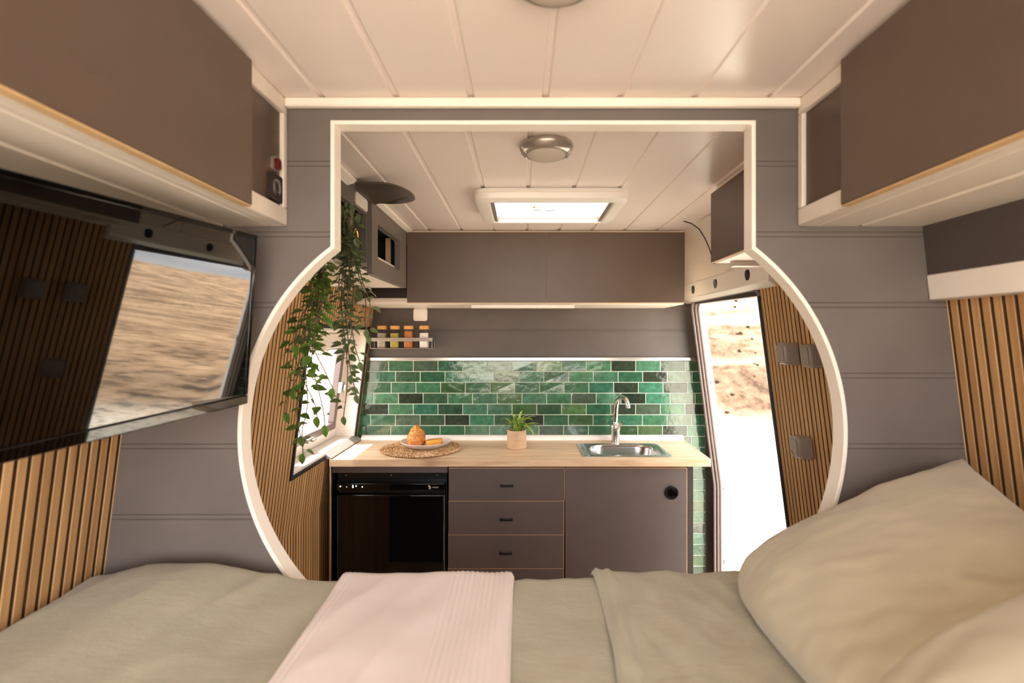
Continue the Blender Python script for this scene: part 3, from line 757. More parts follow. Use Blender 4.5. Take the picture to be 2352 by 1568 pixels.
# tap
tp = thing('tap', 'chrome mixer tap with a hooked spout behind the sink', 'tap', (.439, 2.405, CT1))
tx, ty = .437, 2.405
MB().lathe([(.0225, 0.0), (.0225, .004), (.0205, .006), (.0195, .052), (.0215, .058), (.0235, .064), (.0235, .078), (.019, .086), (.0125, .090), (.012, .094)], (tx, ty, CT1 + .0003), 32).build('body', M['chrome'], tp, smooth=40)
sp = [(tx, ty, .993), (tx + .001, ty, 1.04), (tx + .004, ty - .002, 1.075), (tx + .0085, ty - .010, 1.100), (tx + .014, ty - .030, 1.116), (tx + .0215, ty - .055, 1.122), (tx + .029, ty - .082, 1.117), (tx + .034, ty - .100, 1.104), (tx + .036, ty - .106, 1.088)]
pth = []
for i in range(len(sp) - 1):
    p0, p1, p2, p3 = (Vector(sp[max(0, min(len(sp) - 1, i + j - 1))]) for j in range(4))
    for t in range(5):
        t /= 5; pth.append(.5 * ((2 * p1) + (p2 - p0) * t + (2 * p0 - 5 * p1 + 4 * p2 - p3) * t * t + (3 * p1 - p0 - 3 * p2 + p3) * t ** 3))
pth.append(Vector(sp[-1]))
n = len(pth)
MB().tube(pth, [.0118 - .002 * min(1, i / n * 1.2) for i in range(n)], 16).build('spout', M['chrome'], tp, smooth=60)
MB().tube([pth[-1] + Vector((0, 0, .004)), pth[-1] + Vector((.0005, -.001, -.010))], .0112, 16).build('aerator', M['chrome'], tp)
MB().tube([(tx + .004, ty - .014, .966), (tx + .006, ty - .030, .975), (tx + .013, ty - .062, 1.002), (tx + .015, ty - .070, 1.008)], [.007, .0065, .0055, .005], 12).build('lever', M['chrome'], tp, smooth=60)

# drawer unit
dc = thing('drawer_cabinet', 'charcoal drawer unit between the fridge and the sink cupboard', 'cabinet', (-.06, 2.25, 0))
m = MB(); m.box(-.303, -.287, FY + .018, 2.44, .0, .8735); m.box(.158, .1735, FY + .018, 2.44, .0, .8735); m.box(-.287, .158, FY + .05, 2.44, .0, .02); m.box(-.287, .158, FY + .02, 2.44, .862, .8735); m.build('carcass', M['brown'], dc, smooth=0)
zt = [.8615, .7275, .5895, .4525, .3155]; zb = [.7305, .5925, .4555, .3185, .181]
for i in range(5):
    x0, x1 = (-.3005 - .0012 * i, .1715 - .0022 * min(i, 1) - .0008 * i)
    d = MB().box(x0, x1, FY, FY + .0165, zb[i], zt[i]).build('drawer', M['dark2'], dc, bevel=.0008)
    MB().box(x0 + .0002, x1 + .0016, FY + .0016, FY + .0165, zb[i], zt[i] + .0022).build('edge_band', M['coreedge'], d, bevel=.0003)
    hx = -.063 - .0025 * i; hz = (.794, .657, .520, .384, .247)[i]
    m = MB(); m.box(hx - .027, hx + .027, FY - .016, FY - .009, hz - .0045, hz + .0045); m.box(hx - .025, hx - .018, FY - .010, FY + .001, hz - .004, hz + .004); m.box(hx + .018, hx + .025, FY - .010, FY + .001, hz - .004, hz + .004)
    m.build('handle', M['black'], d, bevel=.0015)
# sink cupboard
sc_ = thing('sink_cupboard', 'charcoal cupboard with a round black push lock under the sink', 'cupboard', (.43, 2.25, 0))
m = MB(); m.box(.1765, .1905, FY + .018, 2.44, 0, .8735); m.box(.676, .6985, FY + .012, 2.44, 0, .8735); m.box(.1905, .676, FY + .05, 2.44, 0, .02); m.box(.6985, .7055, FY + .03, 2.44, 0, .8735); m.box(.1905, .676, FY + .02, FY + .035, .862, .8735); m.build('carcass', M['brown'], sc_, smooth=0)
d = MB().box(.1765, .6695, FY, FY + .0165, .181, .8615).build('door', M['dark2'], sc_, bevel=.0008)
MB().box(.1755, .6715, FY + .0016, FY + .0165, .181, .8631).build('edge_band', M['coreedge'], d, bevel=.0003)
lx, lz = .608, .764
ringp = lambda r, y: [(lx + r * math.cos(2 * math.pi * i / 32), y, lz + r * math.sin(2 * math.pi * i / 32)) for i in range(32)]
m = MB(); m.loft([ringp(.0285, FY + .001), ringp(.0285, FY - .003), ringp(.026, FY - .0055), ringp(.021, FY - .0055), ringp(.019, FY - .002), ringp(.002, FY - .0015)]); m.build('push_lock', M['black'], d, smooth=40)
m = MB(); m.plate([(lx + (.0135 + .0035 * math.cos(3 * a + .6)) * math.cos(a), lz + (.0135 + .0035 * math.cos(3 * a + .6)) * math.sin(a)) for a in [2 * math.pi * i / 36 for i in range(36)]], [], mpY, FY - .010, FY - .0015); m.build('lock_knob', M['gloss'], d, bevel=.0015)

# fridge and its niche trims
MB().box(-.785, -.7775, 2.078, 2.44, 0, .8735).build('trim_11', M['alu'], bevel=.001, kind='structure')
tag(MB().box(-.776, -.3055, FY + .002, FY + .018, .8435, .8735).build('filler_panel', M['dark2'], bevel=.0008), 'narrow charcoal filler board between fridge and worktop', 'panel')
fr = thing('fridge', 'black glossy built-in fridge under the left end of the worktop', 'fridge', (-.54, 2.25, 0))
MB().box(-.766, -.312, FY + .040, 2.44, .012, .842).build('body', M['black'], fr, bevel=.003)
cp = MB().box(-.757, -.316, FY + .004, FY + .039, .7705, .7995).build('control_panel', M['gloss'], fr, bevel=.003)
MB().box(-.757, -.316, FY + .022, FY + .039, .7535, .7702).build('grip_recess', M['black'], fr, bevel=.002)
fd = MB().box(-.757, -.3205, FY + .002, FY + .039, .030, .7532).build('door', M['gloss'], fr, bevel=.004)
m = MB().box(-.3195, -.3175, FY + .003, FY + .010, .030, .7532); m.build('edge_trim', M['satin'], fd)
for px in (794, 898, 1003):
    x = (px - CX) / F * 2.12; MB().lathe([(.003, 0), (.003, .003), (.001, .0045)], (x, FY + .039, .822), 10).build('screw', M['satin'], fr)
zc = .7868
X = lambda px: (px - CX) / F * (FY + .003)
for ch, px, sz in (('+', 781.5, .014), ('-', 796, .014), ('5', 810.5, .016), ('\u00b0', 818, .018), ('o', 832, .010)):
    text('display_symbol', ch, sz, M['led'], cp, (X(px), FY + .0036, zc - (.003 if ch == '\u00b0' else 0)))
text('brand_lettering', 'FABDE', .0088, M['logo'], cp, (X(1000), FY + .0036, zc - .0035))
m = MB(); lx0 = X(988)
m.plate([(lx0 - .009, zc + .005), (lx0 - .003, zc + .0055), (lx0 + .004, zc - .002), (lx0 + .001, zc - .0105), (lx0 - .005, zc - .0105), (lx0 - .006, zc - .002)], [[(lx0 - .002, zc - .002), (lx0 + .001, zc - .003), (lx0 - .001, zc - .007), (lx0 - .003, zc - .007)]], mpY, FY + .0032, FY + .0045)
m.build('brand_mark', M['logo'], cp, smooth=0)

# ------------------------------------------------------------------ small things on the worktop
cm = Vector((-.447, 2.255, CT1))
m = MB(); tints = []; pr = random.Random(3)
m.lathe([(.002, .0005), (.172, .0005), (.172, .002), (.002, .002)], cm, 60); tints += [(.25, .25, .25, 1)] * (60 * 4)
r = .012
while r < .173:
    nb = max(8, int(2 * math.pi * r / .0085)); tw = .9
    for i in range(nb):
        a = 2 * math.pi * (i + .5 * (int(r * 1000) % 2)) / nb; b0 = len(m.v)
        da = 2 * math.pi / nb
        p0 = cm + Vector((math.cos(a) * (r - .0042), math.sin(a) * (r - .0042), .0042)); p1 = cm + Vector((math.cos(a + da * tw) * (r + .0042), math.sin(a + da * tw) * (r + .0042), .0042))
        mid = (p0 + p1) / 2 + Vector((0, 0, .0018))
        m.tube([p0, mid, p1], [.0016, .0030, .0016], 5)
        q = pr.uniform(.45, .95); tints += [(q, q, q, 1)] * (len(m.v) - b0)
    r += .0094
tag(m.build('placemat', M['rattan'], smooth=50, tints=('tint', tints)), 'round woven rattan placemat under the plate of pastries', 'placemat')
pc = Vector((-.426, 2.262, CT1 + .0076))
tag(MB().lathe([(.002, .0), (.060, .0), (.064, .003), (.088, .010), (.104, .021), (.1105, .0285), (.1095, .030), (.1035, .0255), (.086, .0135), (.062, .0075), (.002, .0065)], pc, 56).build('plate', M['plate'], smooth=45),
    'white shallow plate holding two pastries on the rattan mat', 'plate')
bcen = pc + Vector((-.042, 0.0, .0096))
def bun():
    m = MB(); rings = []
    prof = [(.020, 0), (.034, .003), (.0395, .012), (.0375, .0235), (.0405, .029), (.0385, .040), (.034, .0455), (.0355, .050), (.031, .060), (.0255, .066), (.0235, .070), (.014, .078), (.010, .083), (.0085, .0855), (.002, .089)]
    for i, (r, z) in enumerate(prof):
        rings.append([bcen + Vector((r * (1 + .05 * math.sin(5 * a + i * .9) + .03 * math.sin(11 * a + i)) * math.cos(a), r * (1 + .05 * math.sin(5 * a + i * .9)) * math.sin(a), z + .002 * math.sin(3 * a + i))) for a in [2 * math.pi * j / 40 for j in range(40)]])
    m.loft(rings); return m
tag(bun().build('pastry', M['bun'], smooth=60), 'tall layered golden bun standing on the plate', 'pastry', 'pastries on the plate')
c2 = pc + Vector((.037, -.008, .0100))
m = MB(); rings = []
for k, (s_, z) in enumerate(((.94, 0), (1.0, .004), (1.0, .020), (.97, .0245), (.80, .0265), (.4, .0270))):
    rings.append([c2 + Vector((.037 * s_ * math.copysign(abs(math.cos(a)) ** .75, math.cos(a)) * (1 + .02 * math.sin(7 * a + k)), .026 * s_ * math.copysign(abs(math.sin(a)) ** .75, math.sin(a)), z + .0035 * math.cos(a))) for a in [2 * math.pi * j / 36 for j in range(36)]])
m.loft(rings); tag(m.build('pastry', M['biscuit'], smooth=60), 'flat oblong golden biscuit lying on the plate', 'pastry', 'pastries on the plate')

# potted plant
pp = Vector((-.0255, 2.283, CT1))
pl = thing('potted_plant', 'small leafy plant in a rope-wrapped pot on the worktop', 'plant', pp)
prof = [(.036, 0), (.0405, .001)]
for i in range(14): prof += [(.0405, .002 + i * .0056), (.0428, .0035 + i * .0056), (.0428, .0060 + i * .0056)]
prof += [(.0405, .0805), (.0375, .081), (.0365, .072), (.002, .071)]
MB().lathe(prof, pp, 40).build('pot', M['rope'], pl, smooth=60)
MB().lathe([(.0362, .0715), (.03, .0745), (.002, .0755)], pp, 24, False).build('soil', M['soil'], pl)
def blade(m, tints, base, az, lean, length, width, rnd, droop=1.0, nseg=7):
    d = Vector((math.cos(az), math.sin(az), 0)); side = Vector((-math.sin(az), math.cos(az), 0))
    p = Vector(base); el = math.pi / 2 - lean; pts = []
    for i in range(nseg + 1):
        pts.append((p.copy(), el)); el -= droop * .32 * (i / nseg + .3)
        p = p + (d * math.cos(el) + Vector((0, 0, math.sin(el)))) * length / nseg
    b = len(m.v); vs = []
    for i, (q, e) in enumerate(pts):
        t = i / nseg; w = width * (math.sin(math.pi * min(1, (t * .82 + .16))) ** .8) * (1 if t < 1 else .05)
        up = (-d * math.sin(e) + Vector((0, 0, math.cos(e))))
        vs += [q - side * w + up * w * .35, q, q + side * w + up * w * .35]
    fs = []
    for i in range(nseg):
        for j in (0, 1): fs.append((i * 3 + j, i * 3 + j + 1, i * 3 + j + 4, i * 3 + j + 3))
    m.add(vs, fs)
    q = rnd.uniform(.3, .75)
    for i in range(nseg + 1): tints += [(min(1, q + .35),) * 3 + (1,), (q * .8,) * 3 + (1,), (min(1, q + .35),) * 3 + (1,)]
m = MB(); tints = []; pr = random.Random(21)
for i in range(46):
    az = pr.uniform(0, 2 * math.pi); az = az if pr.random() < .5 else pr.uniform(-1.0, .5)
    blade(m, tints, pp + Vector((pr.uniform(-.016, .016), pr.uniform(-.014, .014), .074)), az, pr.uniform(.05, .85), pr.uniform(.065, .125), pr.uniform(.0048, .0082), pr, pr.uniform(.5, 1.3))
m.build('leaves', M['grassleaf'], pl, smooth=60, tints=('tint', tints))

# spice rack and jars
rk = thing('spice_rack', 'slim metal spice rack on the grey wall above the tiles', 'rack', (-.57, 2.44, 1.343))
rx0, rx1, ry0, ry1, rz = -.716, -.424, 2.405, BACK - .001, 1.3440
MB().box(rx0, rx1, ry0, ry1, rz - .0025, rz).build('base', M['satin'], rk, bevel=.0008)
MB().box(rx0, rx1, ry0, ry0 + .0022, 1.3760, 1.3930).build('front_rail', M['satin'], rk, bevel=.0006)
for x in (rx0, rx1 - .002):
    m = MB(); m.box(x, x + .002, ry0 + .0023, ry1, 1.3760, 1.3930); m.box(x, x + .002, ry0, ry0 + .002, rz, 1.376); m.box(x, x + .002, ry1 - .003, ry1, rz, 1.376); m.build('end_bracket', M['satin'], rk, bevel=.0004)
labels = ['jar of mixed peppercorns with bamboo lid, leftmost on the rack', 'jar of green herbs with bamboo lid on the spice rack',
          'jar of orange powder with bamboo lid on the spice rack', 'jar of white salt with bamboo lid on the rack']
jx = [(877, .0), (907, .0), (938.5, .0), (974, .0)]
def jar_parts(x, y, z, k):
    o = thing('spice_jar', labels[k], 'jar', (x, y, z), 'jars on the spice rack')
    rr = lambda w, r, h: [(x + u, y + v, z + h) for u, v in rrect(-w, w, -w, w, r, 5)]
    m = MB(); m.loft([rr(.0185, .005, 0), rr(.0205, .006, .003), rr(.0205, .006, .072), rr(.0185, .009, .079), rr(.0150, .0145, .084), rr(.0150, .0145, .089)], True, False); m.build('glass', M['glass'], o, smooth=45)
    hh = (.070, .070, .080, .072)[k]
    m = MB(); m.loft([rr(.0180, .005, .002), rr(.0186, .005, .004), rr(.0186, .005, min(hh, .070)), rr(.0165, .009, hh)]); m.build('contents', M['spice%d' % k], o, smooth=45)
    MB().lathe([(.0215, .0885), (.0228, .0895), (.0228, .1045), (.0215, .1055), (.001, .1057)], (x, y, z), 28).build('lid', M['bamboo'], o, smooth=40)
for k, (px, _) in enumerate(jx):
    y = 2.4345; jar_parts((px - CX) / F * 2.43, y, rz + .0003, k)
# flat white switch on the grey wall
sw = thing('wall_switch', 'square white switch on the grey wall under the wall cabinet', 'switch', (-.4915, BACK, 1.508))
MB().plate(rrect(-.5245, -.4590, 1.4735, 1.5345, .010), [], mpY, BACK - .012, BACK - .0003).build('plate', M['white'], sw, bevel=.003)
MB().plate(rrect(-.5170, -.4665, 1.4805, 1.5275, .008), [], mpY, BACK - .0165, BACK - .0125).build('rocker', M['white'], sw, bevel=.002)

# surface sockets on the right slats
def socket(y, z, label, dots=False):
    o = thing('wall_socket', label, 'socket', tuple(W(1, y, z)), 'grey boxes on the right slats')
    ww, hh = .026, .033
    q = lambda u, v, h: W(1, y + u, z + v, h)
    m = MB(); rings = [[q(u, v, h) for u, v in rrect(-ww * s_, ww * s_, -hh * s_, hh * s_, .010)] for s_, h in ((1, .0092), (1.0, .040), (.96, .046), (.86, .050))]
    m.loft(rings); m.build('box', M['socket'], o, smooth=40)
    m = MB(); m.loft([[q(u, v, h) for u, v in rrect(-ww * .72, ww * .72, -hh * .74, hh * .74, .006)] for h in (.049, .0535)]); m.build('cover', M['socket'], o, bevel=.0015)
    if dots:
        for i in range(4):
            c = q(.012 - i * .0035, -.014 - i * .003, .0537); m = MB(); m.box(c.x - .001, c.x + .001, c.y - .0012, c.y + .0012, c.z - .0012, c.z + .0012); m.build('indicator_dot', M['red'], o, smooth=0)
socket(1.536, 1.348, 'upper grey socket box next to the open door on the slats')
socket(1.404, 1.346, 'upper grey socket box nearer the white opening rim')
socket(1.524, 1.070, 'lower grey socket box with red dots beside the door', True)

# ------------------------------------------------------------------ trailing ivy
def leaf(m, tints, base, d, up, L, w, shade):
    d = d.normalized(); side = d.cross(up)
    side = side.normalized() if side.length > 1e-4 else Vector((1, 0, 0)); up = side.cross(d).normalized()
    prof = [(0, .0), (.12, .55), (.3, .95), (.5, 1.0), (.7, .72), (.88, .32), (1, 0)]
    vs = []; cs = []
    for t, ww in prof:
        c = base + d * (L * t) - up * (L * .28 * t * t); h = w * ww
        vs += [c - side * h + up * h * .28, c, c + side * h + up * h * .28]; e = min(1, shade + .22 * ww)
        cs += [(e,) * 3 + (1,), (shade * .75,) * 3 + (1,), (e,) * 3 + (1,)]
    fs = []
    for i in range(len(prof) - 1):
        for j in (0, 1): fs.append((i * 3 + j, i * 3 + j + 1, i * 3 + j + 4, i * 3 + j + 3))
    m.add(vs, fs); tints += cs
def ivy(name, label, loc, strands, seed, lsize, spacing, mat='vine'):
    o = thing(name, label, 'plant', loc, 'trailing ivy plants')
    rnd = random.Random(seed); ms = MB(); ml = MB(); tints = []
    for pts in strands:
        pts = [Vector(p) for p in pts]; path = []
        for i in range(len(pts) - 1):
            p0, p1, p2, p3 = (pts[max(0, min(len(pts) - 1, i + j - 1))] for j in range(4))
            for t in range(8):
                t /= 8; path.append(.5 * ((2 * p1) + (p2 - p0) * t + (2 * p0 - 5 * p1 + 4 * p2 - p3) * t * t + (3 * p1 - p0 - 3 * p2 + p3) * t ** 3))
        path.append(pts[-1]); ms.tube(path, .0013, 5)
        acc = 0; side = 1; total = sum((path[i + 1] - path[i]).length for i in range(len(path) - 1)); run = 0
        for i in range(len(path) - 1):
            seg = (path[i + 1] - path[i]).length; acc += seg; run += seg; f = run / total
            while acc > spacing * (.42 + .88 * f):
                acc -= spacing * (.42 + .88 * f)
                for _ in range(2 if f < .75 else 1):
                    a = rnd.uniform(0, 2 * math.pi); side = -side
                    d = Vector((math.cos(a), math.sin(a) * .8, rnd.uniform(-.6, .25)))
                    up = Vector((rnd.uniform(-.5, .5), -.6 + rnd.uniform(-.4, .4), .8))
                    L = lsize * rnd.uniform(.7, 1.15) * (.72 + .4 * f); st = path[i] + d.normalized() * L * .35
                    ms.tube([path[i], st], .0007, 4)
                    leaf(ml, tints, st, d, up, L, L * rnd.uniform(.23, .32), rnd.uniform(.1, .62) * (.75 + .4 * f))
        leaf(ml, tints, path[-1], Vector((rnd.uniform(-.2, .2), 0, -1)), Vector((0, -1, .2)), lsize * 1.05, lsize * .3, .45)
    ms.build('stems', M['stem'], o, smooth=60); ml.build('leaves', M[mat], o, smooth=70, tints=('tint', tints))
    return o
def strand(root, pxs):
    return [root] + [P(px, py, d) for px, py, d in pxs]
rA = Vector((-.54, 1.28, 1.640)); eA = Vector((-.486, 1.275, 1.648))
A = []
for pxs in ([(738, 640, 1.24), (722, 700, 1.23), (698, 770, 1.22), (702, 850, 1.23), (706, 930, 1.24), (694, 990, 1.25), (696, 1040, 1.25)],
            [(728, 640, 1.25), (700, 720, 1.24), (678, 800, 1.22), (668, 860, 1.22), (660, 910, 1.22), (655, 945, 1.22)],
            [(736, 640, 1.24), (728, 740, 1.21), (716, 830, 1.20), (730, 890, 1.2), (742, 940, 1.2), (746, 975, 1.2)],
            [(742, 640, 1.23), (735, 720, 1.2), (720, 790, 1.2), (745, 850, 1.2), (764, 890, 1.2)],
            [(734, 630, 1.24), (712, 690, 1.25), (684, 745, 1.25), (676, 800, 1.25), (690, 860, 1.25), (720, 920, 1.24), (728, 955, 1.24)],
            [(732, 630, 1.26), (728, 680, 1.27), (735, 730, 1.27), (710, 800, 1.27), (690, 880, 1.27), (682, 950, 1.27), (690, 1000, 1.27)],
            [(740, 625, 1.22), (745, 670, 1.2), (732, 720, 1.2), (700, 760, 1.2), (680, 790, 1.2)],
            [(735, 625, 1.25), (720, 670, 1.22), (712, 740, 1.22), (695, 830, 1.21), (672, 890, 1.21)]):
    A.append([rA, eA + Vector((0, random.uniform(-.03, .03), 0))] + [P(*q) for q in pxs])
ivy('hanging_ivy', 'lush trailing ivy hanging nearest the white rim before the side window', (-.54, 1.28, 1.634), A, 5, .030, .021)
rB = Vector((-.54, 1.42, 1.640)); eB = Vector((-.487, 1.43, 1.66))
B_ = []
for pxs in ([(796, 600, 1.42), (790, 680, 1.41), (798, 760, 1.40), (802, 830, 1.40), (812, 880, 1.40), (818, 905, 1.4)],
            [(812, 590, 1.43), (826, 640, 1.42), (840, 690, 1.42), (838, 740, 1.42), (846, 770, 1.42)],
            [(790, 600, 1.43), (784, 680, 1.42), (790, 760, 1.42), (798, 840, 1.42), (796, 900, 1.42), (789, 955, 1.42)],
            [(806, 600, 1.41), (812, 660, 1.40), (806, 730, 1.39), (814, 790, 1.39), (826, 830, 1.39)],
            [(784, 610, 1.45), (778, 660, 1.45), (786, 730, 1.44), (794, 790, 1.44)],
            [(820, 600, 1.42), (834, 650, 1.40), (850, 700, 1.40), (842, 755, 1.4)],
            [(800, 590, 1.4), (802, 650, 1.38), (796, 700, 1.38), (808, 760, 1.38), (800, 800, 1.38), (806, 860, 1.38)]):
    B_.append([rB, eB + Vector((0, random.uniform(-.03, .03), 0))] + [P(*q) for q in pxs])
# sprays growing upward inside the niche mouth
for q in ([(800, 520, 1.43), (796, 480, 1.43)], [(806, 530, 1.42), (815, 500, 1.40), (824, 490, 1.4)], [(792, 540, 1.44), (786, 500, 1.44), (784, 470, 1.44)], [(804, 560, 1.42), (818, 545, 1.40)], [(788, 570, 1.42), (782, 540, 1.42)], [(798, 540, 1.44), (804, 500, 1.43), (800, 462, 1.43)], [(790, 520, 1.43), (794, 490, 1.42), (806, 470, 1.41)], [(784, 560, 1.45), (780, 510, 1.45), (786, 476, 1.45)]):
    B_.append([rB, eB] + [P(*t) for t in q])
ivy('hanging_ivy', 'trailing ivy spilling from the dark niche beside the grey cabinet', (-.54, 1.42, 1.634), B_, 9, .027, .017, 'vine2')

# ------------------------------------------------------------------ bed
bb = tag(MB().box(C - .82, C + .82, -.55, .945, .0, .80).build('bed_base', M['ply'], bevel=.002), 'plywood bed base filling the van behind the partition', 'bed base')
def n3(x, y, s, seed=0.): return noise.noise(Vector((x * s + seed, y * s - seed, seed * .37)))
FE = .942                                               # far edge of the bedding
def bedz(x, y):
    al, ac = x * .40 + y * .92, x * .92 - y * .40
    z = .9535 + .005 * n3(x, y, 3.1, 2.) + .0062 * (1 - abs(n3(al * .22, ac, 11, 5.))) ** 2 + .0030 * n3(al * .3, ac, 22, 9.) + .0012 * n3(x, y, 17, 3.)
    z += .040 * math.exp(-((x + .60) / .17) ** 2 - ((y - .88) / .16) ** 2)
    z += .012 * math.exp(-((x - .30) / .22) ** 2 - ((y - .92) / .12) ** 2)
    return z
def edge_drop(y, far=FE, r=.03):
    t = max(0., (y - (far - r)) / r)
    return r * (1 - math.sqrt(max(0., 1 - min(1, t) ** 2)))
mt = thing('mattress', 'mattress under a sage green linen sheet across the van', 'mattress', (C, .2, .80))
MB().box(C - .80, C + .80, -.54, .925, .801, .925).build('core', M['matt'], mt, bevel=.02, seg=4)
def sheet_fn(u, v):
    x = C - .829 + 1.658 * u; s = -.54 + (FE + .54 + .10) * v
    if s <= FE: y, z = s, bedz(x, s) - edge_drop(s)
    else: y, z = FE, bedz(x, FE) - .03 - (s - FE)
    e = max(0, abs(x - C) - .79) / .039
    z -= .035 * (1 - math.sqrt(max(0, 1 - min(1, e) ** 2)))
    lim = off(z) - .012
    x = C + max(-lim, min(lim, x - C))
    return Vector((x, y, z))
MB().grid(sheet_fn, 210, 190).build('fitted_sheet', M['sheet'], mt, smooth=80)
def dx_edge(y): return .118 + .010 * math.sin(y * 9 + .6) + .005 * n3(0, y, 9, 4.)
def duvet_fn(u, v):
    s = -.50 + (FE + .004 + .50 + .08) * v; x0 = dx_edge(s); x = x0 + (C + .80 - x0) * u
    t = (x - x0)
    hem = .007 * (1 - math.exp(-t / .003)) + .004 * math.exp(-((t - .008 - .004 * n3(s, 3, 9)) / .005) ** 2) + .005 * math.exp(-((t - .026 - .012 * n3(s, 0, 6)) / .006) ** 2)
    y = min(s, FE + .004)
    z = bedz(x, y) + hem + .003 + .005 * n3(x, y * .8, 6, 7.) + .0045 * (1 - abs(n3(x * 1.2 + y * .5, y * .35 - x * .1, 12, 3.))) ** 2 + .0022 * n3(x + y * .5, y * .4 - x * .3, 26, 8.)
    z -= edge_drop(y, FE + .004, .034) + max(0, s - FE - .004)
    lim = off(z) - .014; x = min(x, C + lim)
    return Vector((x, y, z))
tag(MB().grid(duvet_fn, 170, 150).build('duvet', M['sheet'], smooth=80), 'sage green duvet edge folded over the right half of the bed', 'duvet')
BX0, BX1 = -.325, -.013
def throw_fn(u, v):
    s = -.45 + (FE + .010 + .45 + .10) * v
    xl_, xr_ = BX0 - .004 * math.sin(s * 8), BX1 + .003 * math.sin(s * 6)
    x = xl_ + (xr_ - xl_) * u; y = min(s, FE + .010)
    z = bedz(C - .2 + (x + .16) * .3, y) * .5 + bedz(x, y) * .5 + .0145
    rib = .0 
    if x > -.128: rib = .0007 * math.sin((x + .128) / .0088 * 2 * math.pi)
    elif x < BX0 + .03: rib = .0004 * math.sin((x - BX0) / .009 * 2 * math.pi)
    z += rib - edge_drop(y, FE + .010, .036) - max(0, s - FE - .010)
    e = min(u, 1 - u) * (xr_ - xl_); z -= .010 * max(0, 1 - e / .010) ** 2
    if y > FE - .01: y += rib * 2.5
    return Vector((x, y, z))
tag(MB().grid(throw_fn, 240, 150).build('throw_blanket', M['throw'], smooth=80), 'pale pink cotton throw with a ribbed stripe laid across the bed', 'blanket')

def pillow(label, c1, c2, c3, c4, thick, seed, ear=.05):
    c = [Vector(p) for p in (c1, c2, c3, c4)]
    nrm = (c[1] - c[0]).cross(c[3] - c[0]).normalized()
    if nrm.z < 0: nrm = -nrm
    m = MB(); N = 64
    def surf(sgn):
        def fn(a, b):
            u, v = 2 * a - 1, 2 * b - 1
            pu = u * (1 - ear * (1 - v * v) * abs(u) ** 3 * 1.0); pv = v * (1 - ear * (1 - u * u) * abs(v) ** 3)
            p = ((c[0] * (1 - pu) / 2 + c[1] * (1 + pu) / 2) * (1 - pv) / 2 + (c[3] * (1 - pu) / 2 + c[2] * (1 + pu) / 2) * (1 + pv) / 2)
            h = (max(0, 1 - abs(u) ** 2.6) * max(0, 1 - abs(v) ** 2.6)) ** .52
            cr = ((1 - u) / 2 * (1 - v) / 2) ** 4; p = p.lerp((c[0] + c[1] + c[2] + c[3]) / 4, .27 * cr)
            w = .006 * n3(u * 2 + .3, v * 2, 1.6, seed) + .0022 * n3(u * 3, v * 5, 2.4, seed + 3)
            ed = min(1, h * 2.5)
            q = p + nrm * sgn * (thick * h + w * ed); q.z = max(q.z, bedz(q.x, min(q.y, .93)) + (.026 if sgn > 0 else .024)); return q
        return fn
    m.grid(surf(1), N, N); m.grid(surf(-1), N, N)
    o = m.build('pillow', M['pillow'], smooth=80, weld=True)
    return tag(o, label, 'pillow', 'sage green pillows')
pillow('plump sage green pillow leaning up against the right wall', (.305, .905, .975), (.795, .925, 1.180), (.69, .50, 1.075), (.34, .46, .99), .070, 2.)
pillow('sage green pillow in front, overlapping the leaning pillow', (.175, .43, 1.105), (.80, .50, 1.255), (.85, .05, 1.265), (.22, .0, 1.09), .055, 6.)

# ------------------------------------------------------------------ outside
def ground_h(x, y):
    r = math.hypot(x, y); az = math.degrees(math.atan2(y, x))
    sm = lambda a, b, t: (lambda q: q * q * (3 - 2 * q))(max(0, min(1, (t - a) / (b - a))))
    base = -.5
    hf = sm(51, 61, az) * (1 - sm(92, 130, az))
    rr = r - 8.0 - .5 * n3(x, y, .6, 1.)
    hill = max(0, rr) * .62 * (1 + .12 * n3(x, y, .12, 2.)) + (.35 * n3(x, y, .35, 3.) if rr > .5 else 0)
    hill = min(hill, 30 + .05 * r)
    far = -max(0, r - 6) * .050 + (max(0, r - 90) * .055 if r > 90 else 0) + n3(x, y, .03, 5.) * min(1.6, r * .016) + n3(x, y, .008, 6.) * min(9, max(0, r - 60) * .03)
    fside = sm(-60, -20, az) * (1 - sm(51, 61, az))
    return base + hill * hf + far * fside, hf * sm(-.2, .8, rr), fside * sm(6.5, 9.5, r)
m = MB(); tints = []; NA, NR = 260, 130
vs = []; fs = []
for j in range(NR + 1):
    r = .6 * (700 / .6) ** (j / NR)
    for i in range(NA):
        a = 2 * math.pi * i / NA; x, y = r * math.cos(a), r * math.sin(a); h, q, q2 = ground_h(x, y)
        vs.append((x, y, h)); tints.append((q, q2, 0, 1))
for j in range(NR):
    for i in range(NA): k = (i + 1) % NA; fs.append((j * NA + i, j * NA + k, (j + 1) * NA + k, (j + 1) * NA + i))
fs.append(tuple(reversed(range(NA)))); m.add(vs, fs)
m.build('ground', M['ground'], smooth=60, kind='structure', tints=('hill', tints))
m = MB(); pr = random.Random(40)
for i in range(900):
    az = math.radians(pr.uniform(20, 76)); r = 6.6 + 26 * pr.random() ** 2.2; x, y = r * math.cos(az), r * math.sin(az); h, q, q2 = ground_h(x, y)
    if q < .5: continue
    sz = pr.uniform(.03, .075)
    for k in range(34):
        a = pr.uniform(0, 6.28); d = Vector((math.cos(a) * .7, math.sin(a) * .7, pr.uniform(.1, 1.0))) * sz * pr.uniform(.6, 1.1); s_ = Vector((-math.sin(a), math.cos(a), 0)) * sz * .16
        b = Vector((x, y, h - .01)); m.add([b - s_, b + s_, b + d * .6 + s_ * .8, b + d, b + d * .6 - s_ * .8], [(0, 1, 2, 3, 4)])
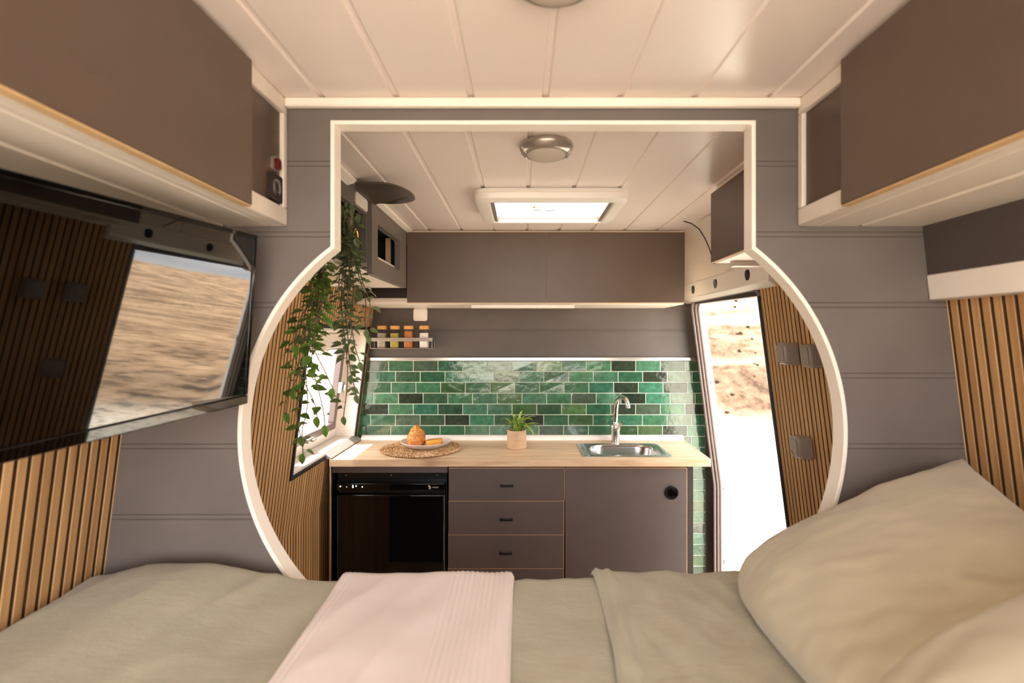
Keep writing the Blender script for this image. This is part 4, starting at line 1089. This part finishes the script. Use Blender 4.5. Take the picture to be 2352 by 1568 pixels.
tag(m.build('dry_scrub', M['scrub'], smooth=0), 'dry scrub tufts on the hillside beyond the open door', 'scrub', kind='stuff')

# ------------------------------------------------------------------ light
w = bpy.data.worlds.new('sky'); S.world = w; w.use_nodes = True
nt = w.node_tree; bg = nt.nodes['Background']
tc = nt.nodes.new('ShaderNodeTexCoord'); mp = nt.nodes.new('ShaderNodeMapping'); mp.inputs['Scale'].default_value = (1, 1, 5)
nz = nt.nodes.new('ShaderNodeTexNoise'); nz.inputs['Scale'].default_value = 2.2; nz.inputs['Detail'].default_value = 6
rp = nt.nodes.new('ShaderNodeValToRGB'); e = rp.color_ramp.elements
e[0].position = .38; e[0].color = (.52, .53, .54, 1); e[1].position = .64; e[1].color = (1.0, .98, .95, 1)
nt.links.new(tc.outputs['Generated'], mp.inputs['Vector']); nt.links.new(mp.outputs[0], nz.inputs['Vector']); nt.links.new(nz.outputs['Fac'], rp.inputs['Fac'])
# thin cloud, greyer ahead; brightness added behind the van to lift the interior
dt = nt.nodes.new('ShaderNodeVectorMath'); dt.operation = 'DOT_PRODUCT'; dt.inputs[1].default_value = Vector((-.30, -.90, .30)).normalized()
nt.links.new(tc.outputs['Generated'], dt.inputs[0])
mr = nt.nodes.new('ShaderNodeMapRange'); mr.interpolation_type = 'SMOOTHSTEP'
for k, v in (('From Min', -.35), ('From Max', .9), ('To Min', 3.2), ('To Max', 8.0)): mr.inputs[k].default_value = v
nt.links.new(dt.outputs['Value'], mr.inputs['Value']); nt.links.new(mr.outputs[0], bg.inputs['Strength'])
nt.links.new(rp.outputs['Color'], bg.inputs['Color'])
sd = bpy.data.lights.new('sun', 'SUN'); sd.energy = 11; sd.angle = math.radians(.6); sd.color = (1, .95, .88)
so = bpy.data.objects.new('sun', sd); COL.objects.link(so)
so.rotation_euler = Vector((.34, .05, -.94)).to_track_quat('-Z', 'Y').to_euler()
def portal(loc, direction, sx, sy):
    a = bpy.data.lights.new('daylight_opening', 'AREA'); a.shape = 'RECTANGLE'; a.size = sx; a.size_y = sy; a.cycles.is_portal = True
    o = bpy.data.objects.new('daylight_opening', a); COL.objects.link(o); o.location = loc
    o.rotation_euler = Vector(direction).to_track_quat('-Z', 'Z').to_euler(); return o
portal((C, REAR - .01, 1.2), (0, 1, 0), 1.75, 2.0)
portal((C + off(.9) + .13, (DY0 + DY1) / 2, .8), (-1, 0, 0), DY1 - DY0, 1.62)
portal((C - off(1.17) - .13, (WY0 + WY1) / 2, 1.17), (1, 0, 0), WY1 - WY0, WZ1 - WZ0)

# ------------------------------------------------------------------ camera
cam = bpy.data.cameras.new('camera'); co = bpy.data.objects.new('camera', cam); COL.objects.link(co)
co.location = (0, 0, EYE); co.rotation_euler = (math.pi / 2, 0, 0)
cam.sensor_width = 36; cam.lens = 36 * F / 2352
cam.shift_x = -(CX - 1176) / 2352; cam.shift_y = -(784 - CY) / 2352
cam.clip_start = .02; cam.clip_end = 2000
cam.dof.use_dof = True; cam.dof.focus_distance = 2.1; cam.dof.aperture_fstop = 4.0
S.camera = co
S.view_settings.view_transform = 'Standard'; S.view_settings.look = 'None'; S.view_settings.gamma = 1; S.view_settings.use_curve_mapping = False
S.view_settings.exposure = 0.83
S.cycles.use_denoising = True
S.cycles.max_bounces = 12; S.cycles.diffuse_bounces = 6; S.cycles.transparent_max_bounces = 16
S.cycles.sample_clamp_indirect = 8
S.cycles.caustics_reflective = False; S.cycles.caustics_refractive = False
